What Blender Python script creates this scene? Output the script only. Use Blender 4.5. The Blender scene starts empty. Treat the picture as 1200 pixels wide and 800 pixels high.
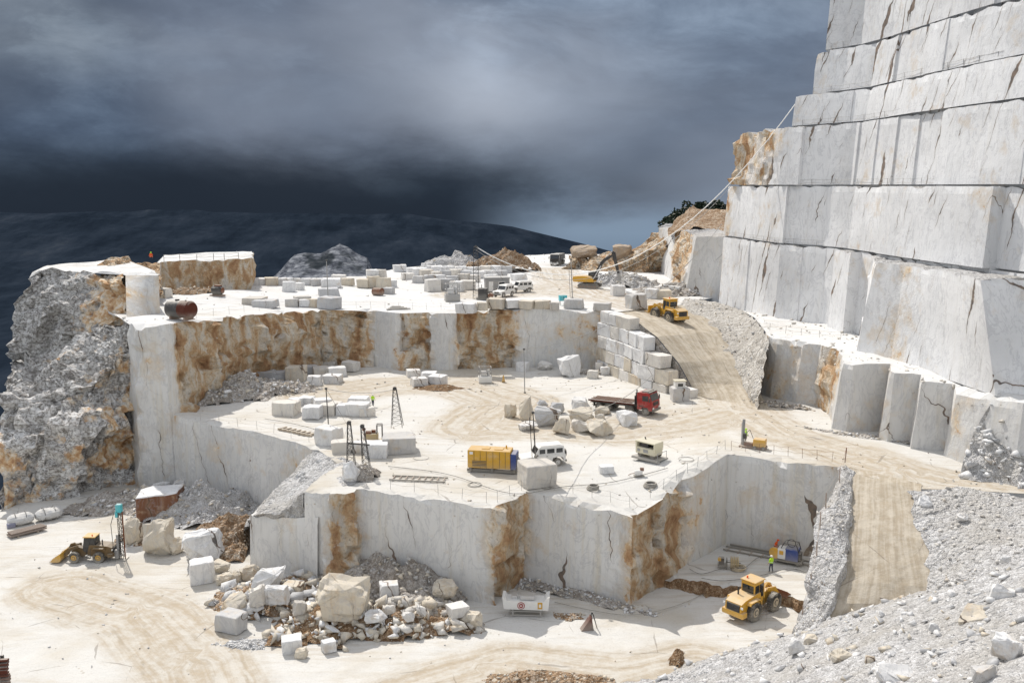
import bpy, bmesh, math, random
import numpy as np
from mathutils import Vector, noise, Matrix, geometry
C = bpy.context.scene.collection
R = math.radians
FPX = 1080.0; PITCH = R(9.56); CAMZ = 39.0
cp, sp = math.cos(PITCH), math.sin(PITCH)

# ------------------------------------------------------------ camera geometry helpers
def ray(px, py):
    r = (px-600)/FPX; u = (400-py)/FPX
    return Vector((r, cp+sp*u, -sp+cp*u))
def at_h(px, py, H):                       # point on the sight line H metres below eye height
    d = ray(px, py); t = -H/d.z
    return Vector((d.x*t, d.y*t, CAMZ-H))
def at_d(px, py, D):                       # point on the sight line at ground distance D
    d = ray(px, py); t = D/d.y
    return Vector((d.x*t, d.y*t, CAMZ+d.z*t))
def ppm(p):                                # pixels per metre at a world point
    return FPX/(p.y*cp-(p.z-CAMZ)*sp)

class Surf:                                # a gently uneven level, known at control points
    def __init__(s, pts):
        s.c = []
        for px, py, H in pts:
            w = at_h(px, py, H); s.c.append((w.x, w.y, w.z))
        s.a = np.array(s.c)
    def z(s, x, y):
        d2 = (s.a[:, 0]-x)**2+(s.a[:, 1]-y)**2+4.0
        w = 1/d2**1.5
        return float((w*s.a[:, 2]).sum()/w.sum())
    def at(s, px, py):
        z = s.a[:, 2].mean()
        for _ in range(30):
            p = at_h(px, py, CAMZ-z); zn = s.z(p.x, p.y)
            z = z*0.4+zn*0.6
        p = at_h(px, py, CAMZ-z); return p
class Flat:
    def __init__(s, z): s.zz = z
    def z(s, x, y): return s.zz
    def at(s, px, py): return at_h(px, py, CAMZ-s.zz)

MID = Surf([(742,607,30.4),(575,595,29.6),(615,575,29.5),(425,573,29.5),(357,573,29.5),(853,532,28.1),(985,547,28.2),
  (1050,540,28.1),(1140,560,28.2),(1200,570,28.2),(197,483,29.4),(370,525,29.4),(440,430,29.4),(600,432,29.4),(700,430,29.3),(900,480,28.4),(1000,500,28.3),
  (600,480,29.4),(500,500,29.4),(720,520,29.3),(815,462,28.7)])
UP = Surf([(150,380,17.6),(205,378,17.6),(230,345,18.2),(300,368,19),(380,362,20),(440,364,20.2),(505,367,20.2),(600,362,19.7),(700,364,20),
  (600,340,20.2),(650,311,20.2),(450,330,20.2),(846,353,21),(800,357,20.6),(330,330,19.3),(700,320,20.2),(800,320,20.4)])
FLOOR = Flat(0.0); LEDGE = Flat(1.0)
NAMED = {'M': MID, 'U': UP, 'F': FLOOR, 'L': LEDGE}
def P(px, py, s): 
    if isinstance(s, str): return NAMED[s].at(px, py)
    return at_h(px, py, s)

# ------------------------------------------------------------ object helpers
def mesh_obj(name, verts, faces, mats, parent=None, mi=None, smooth=False, attrs=None):
    me = bpy.data.meshes.new(name)
    me.from_pydata([tuple(v) for v in verts], [], [tuple(f) for f in faces])
    if not isinstance(mats, (list, tuple)): mats = [mats]
    for m in mats: me.materials.append(m)
    if mi is not None: me.polygons.foreach_set('material_index', mi)
    if smooth: me.polygons.foreach_set('use_smooth', [True]*len(me.polygons))
    if attrs:
        for k, vals in attrs.items():
            a = me.attributes.new(k, 'FLOAT', 'POINT'); a.data.foreach_set('value', [float(v) for v in vals])
    me.update()
    o = bpy.data.objects.new(name, me); C.objects.link(o)
    if parent: o.parent = parent
    return o
def structure(o): o['kind'] = 'structure'; return o
def tag(o, label, cat, group=None, kind=None):
    o['label'] = label; o['category'] = cat
    if group: o['group'] = group
    if kind: o['kind'] = kind
    return o
def empty(name, loc, rz=0, rx=0, ry=0, scale=1.0):
    o = bpy.data.objects.new(name, None); C.objects.link(o)
    o.location = loc; o.rotation_euler = (rx, ry, rz); o.scale = (scale,)*3
    o.empty_display_size = 0.5
    return o
def dup(root):
    r = root.copy(); C.objects.link(r)
    for ch in list(root.children):
        c = ch.copy(); C.objects.link(c); c.parent = r
        for g in ch.children:
            d = g.copy(); C.objects.link(d); d.parent = c
    return r

class MB:                                   # collects shapes into one mesh
    def __init__(s): s.bm = bmesh.new()
    def _new(s, ret, M):
        vs = [e for e in ret['verts']]
        bmesh.ops.transform(s.bm, matrix=M, verts=vs); return vs
    def box(s, c, size, rot=(0,0,0), bev=0.0, taper=None):
        M = Matrix.Translation(c) @ (Matrix.Rotation(rot[2],4,'Z') @ Matrix.Rotation(rot[1],4,'Y') @ Matrix.Rotation(rot[0],4,'X'))
        ret = bmesh.ops.create_cube(s.bm, size=1)
        vs = ret['verts']
        for v in vs:
            k = (taper if (taper and v.co.z > 0) else (1,1))
            v.co = Vector((v.co.x*size[0]*k[0], v.co.y*size[1]*k[1], v.co.z*size[2]))
        if bev > 0:
            es = list({e for v in vs for e in v.link_edges})
            r = bmesh.ops.bevel(s.bm, geom=es, offset=bev, segments=1, affect='EDGES', profile=0.5)
            vs = list({v for f in r['faces'] for v in f.verts} | {v for v in vs if v.is_valid})
            vs = [v for v in vs if v.is_valid]
            seen = set(vs); 
            for v in list(vs):
                for e in v.link_edges:
                    o = e.other_vert(v)
                    if o not in seen: seen.add(o); vs.append(o)
        bmesh.ops.transform(s.bm, matrix=M, verts=vs)
        return s
    def cyl(s, a, b, r, r2=None, n=12, caps=True):
        a, b = Vector(a), Vector(b); d = b-a; L = d.length
        if L < 1e-6: return s
        ret = bmesh.ops.create_cone(s.bm, cap_ends=caps, segments=n, radius1=r, radius2=(r if r2 is None else r2), depth=L)
        M = Matrix.Translation((a+b)/2) @ d.to_track_quat('Z','Y').to_matrix().to_4x4()
        s._new(ret, M); return s
    def bar(s, a, b, w):                     # thin square bar
        return s.cyl(a, b, w, n=5)
    def path(s, pts, w, n=5):
        for a, b in zip(pts[:-1], pts[1:]): s.cyl(a, b, w, n=n)
        return s
    def prism(s, prof, y0, y1, ax='y'):      # side profile (x,z) extruded across y
        n = len(prof); bm = s.bm
        a = [bm.verts.new((x, y0, z)) for x, z in prof]; b = [bm.verts.new((x, y1, z)) for x, z in prof]
        f1 = bm.faces.new(a); f2 = bm.faces.new(b[::-1])
        for i in range(n):
            bm.faces.new((a[i], b[i], b[(i+1)%n], a[(i+1)%n]))
        return s
    def sphere(s, c, r, sx=1, sy=1, sz=1, n=8):
        ret = bmesh.ops.create_uvsphere(s.bm, u_segments=n+4, v_segments=n, radius=r)
        s._new(ret, Matrix.Translation(c) @ Matrix.Diagonal((sx,sy,sz,1))); return s
    def torus(s, c, r, t, ax='z', n=20, m=6):
        bm = s.bm; rings = []
        for i in range(n):
            a = 2*math.pi*i/n; ring = []
            for j in range(m):
                b = 2*math.pi*j/m; q = r+t*math.cos(b)
                p = (q*math.cos(a), q*math.sin(a), t*math.sin(b))
                if ax == 'y': p = (p[0], p[2], p[1])
                if ax == 'x': p = (p[2], p[0], p[1])
                ring.append(bm.verts.new(Vector(p)+Vector(c)))
            rings.append(ring)
        for i in range(n):
            for j in range(m):
                bm.faces.new((rings[i][j], rings[(i+1)%n][j], rings[(i+1)%n][(j+1)%m], rings[i][(j+1)%m]))
        return s
    def build(s, name, mat, parent=None, smooth=False, loc=None):
        me = bpy.data.meshes.new(name)
        bmesh.ops.recalc_face_normals(s.bm, faces=s.bm.faces)
        s.bm.to_mesh(me); s.bm.free()
        me.materials.append(mat)
        if smooth: me.polygons.foreach_set('use_smooth', [True]*len(me.polygons))
        o = bpy.data.objects.new(name, me); C.objects.link(o)
        if parent: o.parent = parent
        if loc is not None: o.location = loc
        return o

# ------------------------------------------------------------ node helpers
class G:
    def __init__(s, name, world=False):
        if world:
            s.id = bpy.data.worlds.new(name)
        else: s.id = bpy.data.materials.new(name)
        s.id.use_nodes = True; s.nt = s.id.node_tree
        for n in list(s.nt.nodes): s.nt.nodes.remove(n)
        s.out = s.nt.nodes.new('ShaderNodeOutputWorld' if world else 'ShaderNodeOutputMaterial')
    def L(s, v, sock):
        if isinstance(v, bpy.types.NodeSocket): s.nt.links.new(v, sock)
        elif v is not None:
            try: sock.default_value = v
            except Exception: sock.default_value = (*v, 1.0) if len(v) == 3 else v
    def n(s, t, out=0, ins=None, **kw):
        nd = s.nt.nodes.new(t)
        for k, v in kw.items(): setattr(nd, k, v)
        if ins:
            for k, v in ins.items(): s.L(v, nd.inputs[k])
        return nd.outputs[out]
    def m(s, op, a, b=None, c=None, clamp=False):
        nd = s.nt.nodes.new('ShaderNodeMath'); nd.operation = op; nd.use_clamp = clamp
        s.L(a, nd.inputs[0])
        if b is not None: s.L(b, nd.inputs[1])
        if c is not None: s.L(c, nd.inputs[2])
        return nd.outputs[0]
    def mix(s, f, a, b):
        nd = s.nt.nodes.new('ShaderNodeMix'); nd.data_type = 'RGBA'
        s.L(f, nd.inputs[0]); s.L(col(a), nd.inputs[6]); s.L(col(b), nd.inputs[7]); return nd.outputs[2]
    def step(s, v, a, b, lo=0.0, hi=1.0):    # smooth ramp
        nd = s.nt.nodes.new('ShaderNodeMapRange'); nd.interpolation_type = 'SMOOTHSTEP'
        s.L(v, nd.inputs[0]); nd.inputs[1].default_value = a; nd.inputs[2].default_value = b
        nd.inputs[3].default_value = lo; nd.inputs[4].default_value = hi; return nd.outputs[0]
    def scale(s, v, sc, rot=(0,0,0), loc=None):
        nd = s.nt.nodes.new('ShaderNodeMapping'); s.L(v, nd.inputs[0])
        nd.inputs['Scale'].default_value = sc; nd.inputs['Rotation'].default_value = rot
        if loc is not None: s.L(loc, nd.inputs['Location'])
        return nd.outputs[0]
    def noise(s, v, sc, det=4, rough=0.6, dist=0.0, out=0):
        nd = s.nt.nodes.new('ShaderNodeTexNoise'); s.L(v, nd.inputs['Vector'])
        nd.inputs['Scale'].default_value = sc; nd.inputs['Detail'].default_value = det
        nd.inputs['Roughness'].default_value = rough; nd.inputs['Distortion'].default_value = dist
        return nd.outputs[out]
    def voro(s, v, sc, feat='F1', out='Distance', rand=1.0):
        nd = s.nt.nodes.new('ShaderNodeTexVoronoi'); nd.feature = feat; s.L(v, nd.inputs['Vector'])
        nd.inputs['Scale'].default_value = sc; nd.inputs['Randomness'].default_value = rand; return nd.outputs[out]
    def ramp(s, f, stops):
        nd = s.nt.nodes.new('ShaderNodeValToRGB'); s.L(f, nd.inputs[0]); cr = nd.color_ramp
        while len(cr.elements) < len(stops): cr.elements.new(0.5)
        for e, (p, c) in zip(cr.elements, stops): e.position = p; e.color = col(c)
        return nd.outputs[0]
    def vadd(s, a, b, k=1.0):                # a + b*k (vectors)
        nd = s.nt.nodes.new('ShaderNodeVectorMath'); nd.operation = 'MULTIPLY_ADD'
        s.L(b, nd.inputs[0]); nd.inputs[1].default_value = (k,)*3; s.L(a, nd.inputs[2]); return nd.outputs[0]
    def attr(s, name): 
        return s.n('ShaderNodeAttribute', out='Fac', attribute_name=name)
    def surf(s, colr, rough=0.8, bump=None, bs=0.5, bd=0.1, metal=0.0, spec=0.3, **extra):
        nd = s.nt.nodes.new('ShaderNodeBsdfPrincipled')
        s.L(col(colr), nd.inputs['Base Color']); s.L(rough, nd.inputs['Roughness']); s.L(metal, nd.inputs['Metallic'])
        s.L(spec, nd.inputs['Specular IOR Level'])
        if bump is not None:
            b = s.nt.nodes.new('ShaderNodeBump'); s.L(bump, b.inputs['Height'])
            b.inputs['Strength'].default_value = bs; b.inputs['Distance'].default_value = bd
            s.nt.links.new(b.outputs[0], nd.inputs['Normal'])
        for k, v in extra.items(): s.L(v, nd.inputs[k])
        s.nt.links.new(nd.outputs[0], s.out.inputs[0]); return s.id
def col(c):
    if isinstance(c, (tuple, list)) and len(c) == 3: return (*c, 1.0)
    return c
# ------------------------------------------------------------ materials
OCHRE = [(0.0,(.10,.06,.035)),(.30,(.26,.14,.075)),(.39,(.43,.25,.13)),(.47,(.56,.38,.22)),(.53,(.66,.54,.39)),(.60,(.72,.66,.57)),(.70,(.58,.55,.51)),(.85,(.66,.64,.60)),(1,(.70,.69,.67))]
def obj_coord(g, random_shift=False):
    p = g.n('ShaderNodeTexCoord', out='Object')
    if random_shift:
        r = g.n('ShaderNodeObjectInfo', out='Random')
        k = g.m('MULTIPLY', r, 60.0)
        p = g.vadd(p, g.n('ShaderNodeCombineXYZ', ins={0:k,1:k,2:k}), 1.0)
    return p
def marble(name, base=(.70,.70,.70), crack=1.0, stain=True, shift=False, csc=1.0, tint=(.60,.54,.42), tintamt=.5, slant=0.12, streak=1.0, ud=(.9,.4), gap=(6.5,2.3)):
    g = G(name); p = obj_coord(g, shift)
    warp = g.noise(p, .35, 3, .6, out=1)
    pw = g.vadd(p, warp, 1.3)
    big = g.noise(p, .11, 4, .55)
    c = g.mix(g.step(big,.35,.7), base, tuple(b*.84 for b in base))
    if shift:
        rr_ = g.n('ShaderNodeObjectInfo', out='Random')
        c = g.mix(g.step(g.m('FRACT', g.m('MULTIPLY', rr_, 7.31)), .45, 1.0, 0, .55), c, (.62,.55,.44))
        c = g.mix(g.step(g.noise(p,.5,5,.65), .55, .72, 0, .6), c, (.55,.44,.31))
    # wash marks and rain streaks running down the cut
    st = g.noise(g.scale(p,(.9,.9,.06)), 1.0, 5, .65)
    c = g.mix(g.m('MULTIPLY', g.step(st,.5,.78), tintamt*streak), c, tint)
    st2 = g.noise(g.scale(p,(3.2,3.2,.22)), 1.0, 4, .7)
    c = g.mix(g.m('MULTIPLY', g.step(st2,.48,.8), .5*streak), c, tuple(b*.62 for b in base))
    # soft grey veining of the stone
    vn = g.noise(g.scale(pw,(.5,.5,.22),(0,slant,0)), 1.0, 6, .62, 1.2)
    vein = g.step(g.m('ABSOLUTE', g.m('SUBTRACT', vn, .5)), 0.0, .035, 1, 0)
    c = g.mix(g.m('MULTIPLY', vein, .3), c, (.34,.34,.36))
    # scattered pits and scars
    sc = g.noise(p, 2.6, 4, .7)
    c = g.mix(g.m('MULTIPLY', g.step(sc,.66,.76), .45), c, (.30,.27,.24))
    # cracks: long steep lines that open and close
    sep = g.nt.nodes.new('ShaderNodeSeparateXYZ'); g.nt.links.new(g.vadd(p, warp, .5), sep.inputs[0]); X, Y, Z = sep.outputs
    u0 = g.m('ADD', g.m('ADD', g.m('MULTIPLY', X, ud[0]), g.m('MULTIPLY', Y, ud[1])), g.m('MULTIPLY', Z, slant))
    def lines(sp, wob, wf, lo, hi, w, off):
        t = g.m('ADD', g.m('MULTIPLY', u0, 1/sp), g.m('MULTIPLY', g.noise(g.vadd(p,(off,off,0)), wf, 4, .6), wob))
        fl = g.m('FLOOR', t); fr = g.m('ABSOLUTE', g.m('SUBTRACT', g.m('FRACT', t), .5))
        gate = g.noise(g.n('ShaderNodeCombineXYZ', ins={0: g.m('MULTIPLY', fl, 5.37), 1: g.m('MULTIPLY', Z, .09), 2: off}), 1.0, 3, .6)
        ww = g.m('MULTIPLY', g.step(gate, lo, hi), w/sp*crack)
        return g.m('LESS_THAN', fr, ww), g.m('MULTIPLY', g.step(fr, 0, .5/sp, 1, 0), g.step(gate, lo-.05, hi))
    k1, halo = lines(gap[0], 1.0, .10, .5, .74, .34, 1.0)
    k2, h2 = lines(gap[1], 1.6, .14, .52, .76, .12, 4.0)
    cm = g.m('MAXIMUM', k1, k2)
    crc = g.ramp(g.noise(p,1.3,3,.6), [(.35,(.05,.04,.035)),(.6,(.17,.11,.07))])
    c = g.mix(g.m('MULTIPLY', g.m('MAXIMUM', halo, h2), .45*min(crack,1)), c, (.40,.36,.31))
    c = g.mix(g.m('MULTIPLY', cm, .88), c, crc)
    h = g.m('MULTIPLY', g.noise(p, 1.5, 6, .7), .5)
    if stain:
        a = g.attr('stain')
        nz = g.noise(pw, .42, 7, .68)
        nb = g.noise(g.vadd(pw,(4,8,2)), .14, 3, .6)
        k = g.m('ADD', a, g.m('ADD', g.m('MULTIPLY', g.m('SUBTRACT', nz, .5), 1.7), g.m('MULTIPLY', g.m('SUBTRACT', nb, .5), 1.6)))
        k0 = k; k = g.step(k, .44, .56)
        c = g.mix(g.step(k0, .12, .48, 0, .55), c, (.58,.48,.36))
        on = g.noise(g.scale(pw,(.5,.5,.22),(0,.6,.3)), 1.0, 9, .64, .4)
        oc = g.ramp(on, OCHRE)
        fine = g.noise(p, 3.0, 6, .75)
        oc = g.mix(g.step(fine,.34,.5,.45,0), oc, (.13,.08,.05))
        c = g.mix(k, c, oc)
        # pale yellow halo round the stain
        h = g.m('MULTIPLY', g.noise(p, 1.2, 8, .72), g.m('ADD', .5, g.m('MULTIPLY', g.m('POWER', a, 1.5), 6.5)))
    return g.surf(c, .85, h, 1.0, .12, spec=.25)

def rough_rock(name, ramp, sc=.5):
    g = G(name); p = obj_coord(g)
    w = g.vadd(p, g.noise(p, .4, 3, .6, out=1), 1.0)
    n1 = g.noise(g.scale(w,(1,1,.6),(0,.5,.2)), sc, 9, .7, .4)
    c = g.ramp(n1, ramp)
    n2 = g.noise(p, 2.4, 6, .75)
    c = g.mix(g.step(n2,.36,.56,.75,0), c, (.11,.095,.08))
    kr = g.noise(g.scale(w,(.5,.5,1.5),(.5,.35,0)), .8, 5, .7, .8)
    k = g.step(g.m('ABSOLUTE', g.m('SUBTRACT', kr, .5)), 0, .035, .85, 0)
    c = g.mix(k, c, (.09,.075,.06))
    k2 = g.step(g.noise(g.scale(w,(1,1,.25)), .5, 4, .7), .54, .66, 0, .55)
    c = g.mix(k2, c, (.1,.088,.075))
    a = g.attr('stain'); nz = g.noise(w,.3,5,.65)
    kk = g.step(g.m('ADD', a, g.m('MULTIPLY', g.m('SUBTRACT', nz,.5),1.4)), .42,.58)
    c = g.mix(kk, c, g.ramp(g.noise(w,.9,8,.7), OCHRE))
    h = g.m('MULTIPLY', g.noise(g.scale(w,(.6,.6,1.8),(.5,.35,0)), .9, 8, .66), 1.1)
    return g.surf(c, .9, h, 1.0, .25, spec=.15)

def gravel(name, c1, c2, c3, sc=2.2, dirt=None):
    g = G(name); p = obj_coord(g)
    d = g.vadd(p, g.noise(p, 2.0, 3, .6, out=1), .25)
    v = g.voro(d, sc, 'F1', 'Distance'); vc = g.voro(d, sc, 'F1', 'Color')
    v2 = g.voro(d, sc*3.1, 'F1', 'Distance'); vc2 = g.voro(d, sc*3.1, 'F1', 'Color')
    tone = g.m('ADD', g.m('MULTIPLY', g.n('ShaderNodeSeparateColor', ins={0:vc}), .5), g.m('MULTIPLY', g.n('ShaderNodeSeparateColor', ins={0:vc2}), .5))
    c = g.ramp(tone, [(.15,c1),(.5,c2),(.85,c3)])
    big = g.noise(p, .16, 5, .6)
    c = g.mix(g.step(big,.42,.66,0,.55), c, dirt or c1)
    gap = g.step(v2, .45, .75)
    c = g.mix(g.m('MULTIPLY', gap, .35), c, tuple(x*.55 for x in c1))
    h = g.m('ADD', g.m('MULTIPLY', v, -1.2), g.m('MULTIPLY', v2, -.6))
    return g.surf(c, .95, h, 1.0, .2, spec=.15)

def ground(name, white=(.63,.615,.58), beige=(.50,.445,.355), tan=(.44,.37,.28), soft=0.0):
    g = G(name); p = obj_coord(g)
    w = g.vadd(p, g.noise(p, .2, 3, .6, out=1), 1.0)
    n1 = g.noise(w, .07, 6, .62)
    c = g.mix(g.step(n1,.46-soft,.70-soft,0,.75), white, beige)
    n3 = g.noise(g.scale(w,(.35,1.0,1.0),(0,0,.5)), .6, 6, .7)
    c = g.mix(g.step(n3,.54,.7,0,.4), c, beige)
    # sweeping tyre marks in the dust
    for ang, k in ((.45,.3),(-.6,.22)):
        t = g.noise(g.scale(w,(.10,2.0,1),(0,0,ang)), 1.0, 4, .7)
        msk = g.step(g.noise(g.vadd(p,(k*50,5,0)), .06, 2, .5), .42, .6)
        c = g.mix(g.m('MULTIPLY', g.m('MULTIPLY', g.step(t,.5,.64), msk), k*1.3), c, tan)
    # the haul road
    dirt = g.attr('dirt'); lat = g.attr('lat'); alo = g.attr('alo')
    rv = g.n('ShaderNodeCombineXYZ', ins={0:g.m('MULTIPLY', g.m('ADD', lat, g.m('MULTIPLY', g.noise(p,.15,2), 1.2)), 1.1), 1:g.m('MULTIPLY', alo, .03), 2:0.0})
    rt = g.m('ADD', g.m('MULTIPLY', g.noise(rv, 1.0, 4, .7), .55), g.m('MULTIPLY', g.noise(p, .9, 6, .75), .45))
    dn = g.noise(p, .3, 5, .65)
    dk = g.step(g.m('ADD', dirt, g.m('MULTIPLY', g.m('SUBTRACT', dn,.5),.6)), .3,.75)
    rc = g.mix(g.step(rt,.40,.60), tan, tuple(a*.55+b*.45 for a,b in zip(white,beige)))
    c = g.mix(dk, c, rc)
    lw = g.m('ADD', lat, g.m('MULTIPLY', g.m('SUBTRACT', g.noise(p,.08,2), .5), 5.0))
    tread = g.m('ABSOLUTE', g.m('SUBTRACT', g.m('FRACT', g.m('MULTIPLY', lw, .42)), .5))
    tm = g.m('MULTIPLY', g.m('MULTIPLY', g.step(tread, .10, .02), dk), g.step(g.noise(g.vadd(p,(3,3,3)), .35, 5, .7), .42, .6))
    c = g.mix(g.m('MULTIPLY', tm, .6), c, tuple(x*.82 for x in tan))
    # stones and dark specks
    v = g.voro(p, 1.7, 'F1', 'Distance')
    c = g.mix(g.m('MULTIPLY', g.m('LESS_THAN', v, g.m('MULTIPLY', g.step(g.noise(p,.25,3,.6),.5,.8), .28)), .6), c, (.42,.37,.3))
    f = g.noise(p, 6.0, 5, .75)
    c = g.mix(g.step(f,.48,.72,0,.3), c, tuple(x*.7 for x in beige))
    cr = g.m('LESS_THAN', g.voro(g.scale(w,(.12,.12,.12)), 1.0, 'DISTANCE_TO_EDGE'), g.m('MULTIPLY', g.step(g.noise(p,.2,2),.5,.8), .02))
    c = g.mix(g.m('MULTIPLY', cr, .5), c, (.2,.17,.14))
    h = g.noise(g.scale(p,(.8,1.6,1),(0,0,.5)), 1.0, 8, .74)
    return g.surf(c, .95, h, .8, .14, spec=.1)

def paint(name, c, rough=.45, metal=0.0, dirt=(.55,.5,.42), amt=.35, spec=.4, dust=.5):
    g = G(name); p = obj_coord(g, True)
    n = g.noise(p, 1.4, 6, .7); n2 = g.noise(p, 7, 3, .6)
    cc = g.mix(g.step(n,.45,.72,0,amt), c, dirt)
    cc = g.mix(g.step(n2,.6,.75,0,.4), cc, tuple(x*.6 for x in c))
    if dust > 0:
        nz_ = g.nt.nodes.new('ShaderNodeSeparateXYZ'); g.nt.links.new(g.n('ShaderNodeNewGeometry', out='True Normal'), nz_.inputs[0])
        up_ = g.step(g.m('ADD', nz_.outputs[2], g.m('MULTIPLY', g.m('SUBTRACT', n, .5), 1.2)), .45, 1.0, 0, dust)
        cc = g.mix(up_, cc, (.56,.52,.45)); zz_ = g.nt.nodes.new('ShaderNodeSeparateXYZ'); g.nt.links.new(g.n('ShaderNodeTexCoord', out='Object'), zz_.inputs[0])
        cc = g.mix(g.step(g.m('ADD', zz_.outputs[2], g.m('MULTIPLY', n, 1.2)), 2.0, .5, 0, dust*.9), cc, (.56,.52,.45))
    return g.surf(cc, g.m('ADD', g.m('MULTIPLY', n, .3), rough-.1), n2, .15, .02, metal=metal, spec=spec)

M = {}
M['wall']   = marble('cut marble', (.69,.68,.655), crack=1.0, tintamt=.75)
M['cliff']  = marble('cut marble tall face', (.79,.79,.79), crack=1.7, tintamt=.2, slant=.27, streak=.7, ud=(.2,1.0), gap=(5.5,1.9))
M['low']    = marble('cut marble lower bench', (.67,.66,.64), crack=1.0, tintamt=.6, ud=(.5,.8))
M['block']  = marble('sawn marble block', (.76,.755,.745), crack=.5, stain=False, shift=True, tintamt=.15)
M['blockb'] = marble('cream marble block', (.64,.58,.48), crack=.9, stain=False, shift=True, tint=(.5,.34,.18), tintamt=.8)
M['blockg'] = marble('grey marble block', (.52,.52,.52), crack=.9, stain=False, shift=True, tintamt=.3)
M['crag']   = rough_rock('weathered rock', [(.2,(.28,.265,.25)),(.4,(.5,.485,.465)),(.52,(.66,.65,.63)),(.75,(.78,.77,.75))])
M['ochre']  = rough_rock('ochre rock', OCHRE, .6)
M['gravel'] = gravel('grey gravel', (.36,.345,.325), (.52,.51,.49), (.72,.71,.70))
M['gravelw']= gravel('pale gravel', (.40,.39,.38), (.55,.54,.53), (.73,.725,.72), 2.6, dirt=(.46,.43,.38))
M['gravelo']= gravel('earthy rubble', (.22,.135,.075), (.40,.28,.18), (.62,.54,.44), 2.0)
M['gravelb']= gravel('beige bank gravel', (.40,.37,.33), (.56,.53,.48), (.72,.70,.66), 2.0)
M['scree']  = gravel('brown grey rubble', (.27,.235,.2), (.42,.385,.345), (.6,.57,.53), 1.8)
M['ground'] = ground('quarry dust')
M['groundw']= ground('plateau dust', (.68,.675,.66), (.54,.50,.43), soft=-.08)
M['road']   = ground('haul road dirt', (.58,.535,.455), (.47,.405,.315), (.38,.32,.24), soft=.06)
M['earth']  = gravel('brown earth', (.20,.12,.065), (.33,.21,.12), (.5,.38,.26), 3.0)
M['yellow'] = paint('machine yellow', (.66,.36,.035), dirt=(.42,.33,.19), amt=.55)
M['worn'] = paint('dark worn ochre paint', (.16,.10,.04), dirt=(.06,.05,.04), amt=.6, dust=.3)
M['ochrepaint'] = paint('amber paint', (.60,.33,.03), amt=.3, dust=.35)
M['cream']  = paint('cream paint', (.66,.61,.44))
M['red']    = paint('red paint', (.32,.02,.018), amt=.3, dust=.3)
M['white']  = paint('white paint', (.76,.75,.72), dust=.25, amt=.25)
M['blue']   = paint('blue paint', (.03,.06,.22), amt=.15)
M['cyan']   = paint('turquoise paint', (.08,.45,.5), amt=.2)
M['grey']   = paint('grey steel', (.30,.30,.30), metal=.2)
M['steel']  = paint('bright steel', (.55,.55,.55), metal=.5, rough=.4)
M['dark']   = paint('dark steel', (.045,.043,.042), amt=.25, dirt=(.25,.21,.17))
M['rust']   = paint('rust', (.17,.065,.035), rough=.8, amt=.35, dirt=(.3,.16,.09), spec=.1)
M['rustred']= paint('red rust', (.10,.032,.022), rough=.75, amt=.2, dirt=(.2,.1,.07), spec=.1)
M['tyre']   = paint('tyre rubber', (.06,.058,.055), rough=.9, amt=.75, dirt=(.42,.38,.32), spec=.1)
M['rimy']   = paint('dusty rim', (.5,.42,.3), rough=.8, amt=.5)
M['rubber'] = paint('black hose', (.03,.03,.03), rough=.7, amt=.3)
M['wood']   = paint('weathered wood', (.36,.26,.16), rough=.9, amt=.4, spec=.1)
M['glass']  = G('window glass').surf((.02,.025,.03), .08, spec=.8)
M['vest']   = paint('high visibility yellow', (.45,.75,.03), dust=.0, rough=.8, amt=.05)
M['orange'] = paint('high visibility orange', (.8,.12,.02), dust=.0, rough=.8, amt=.05)
M['navy']   = paint('dark work trousers', (.035,.045,.07), dust=.0, rough=.9, amt=.15)
M['skin']   = paint('skin', (.45,.26,.18), dust=.0, rough=.6, amt=.0)
M['lamp']   = G('headlamp lens').surf((.75,.75,.72), .1, spec=.8)
M['copper'] = paint('ochre coils', (.45,.33,.14), rough=.6)
# ------------------------------------------------------------ surfaces and walls
def fbm(p, o=4, H=.9): return noise.fractal(p, H, 2.1, o)
def _h(v): 
    q = math.sin(v.x*12.9898+v.y*78.233+v.z*37.719)*43758.5453
    return q-math.floor(q)-.5
_BED = Matrix.Rotation(.55, 3, 'Y') @ Matrix.Rotation(.35, 3, 'X')
def blocky(p, f, an=(1,1,1.9)):
    q = _BED @ p; q = Vector((q.x*f*an[0], q.y*f*an[1], q.z*f*an[2]))
    d, pt = noise.voronoi(q)
    tilt = (q-pt[0]).dot(Vector((_h(pt[0]), _h(pt[0]+Vector((1,0,0))), _h(pt[0]+Vector((0,1,0))))))
    e = min(1.0, (d[1]-d[0])*5)
    return _h(pt[0])*1.3+tilt*1.5-(1-e)*.1
def crag_noise(p):
    return fbm(p*.08, 2)*1.2 + blocky(p, .15)*1.2 + blocky(p, .42)*.55 + fbm(p*1.1, 2)*.12
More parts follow.
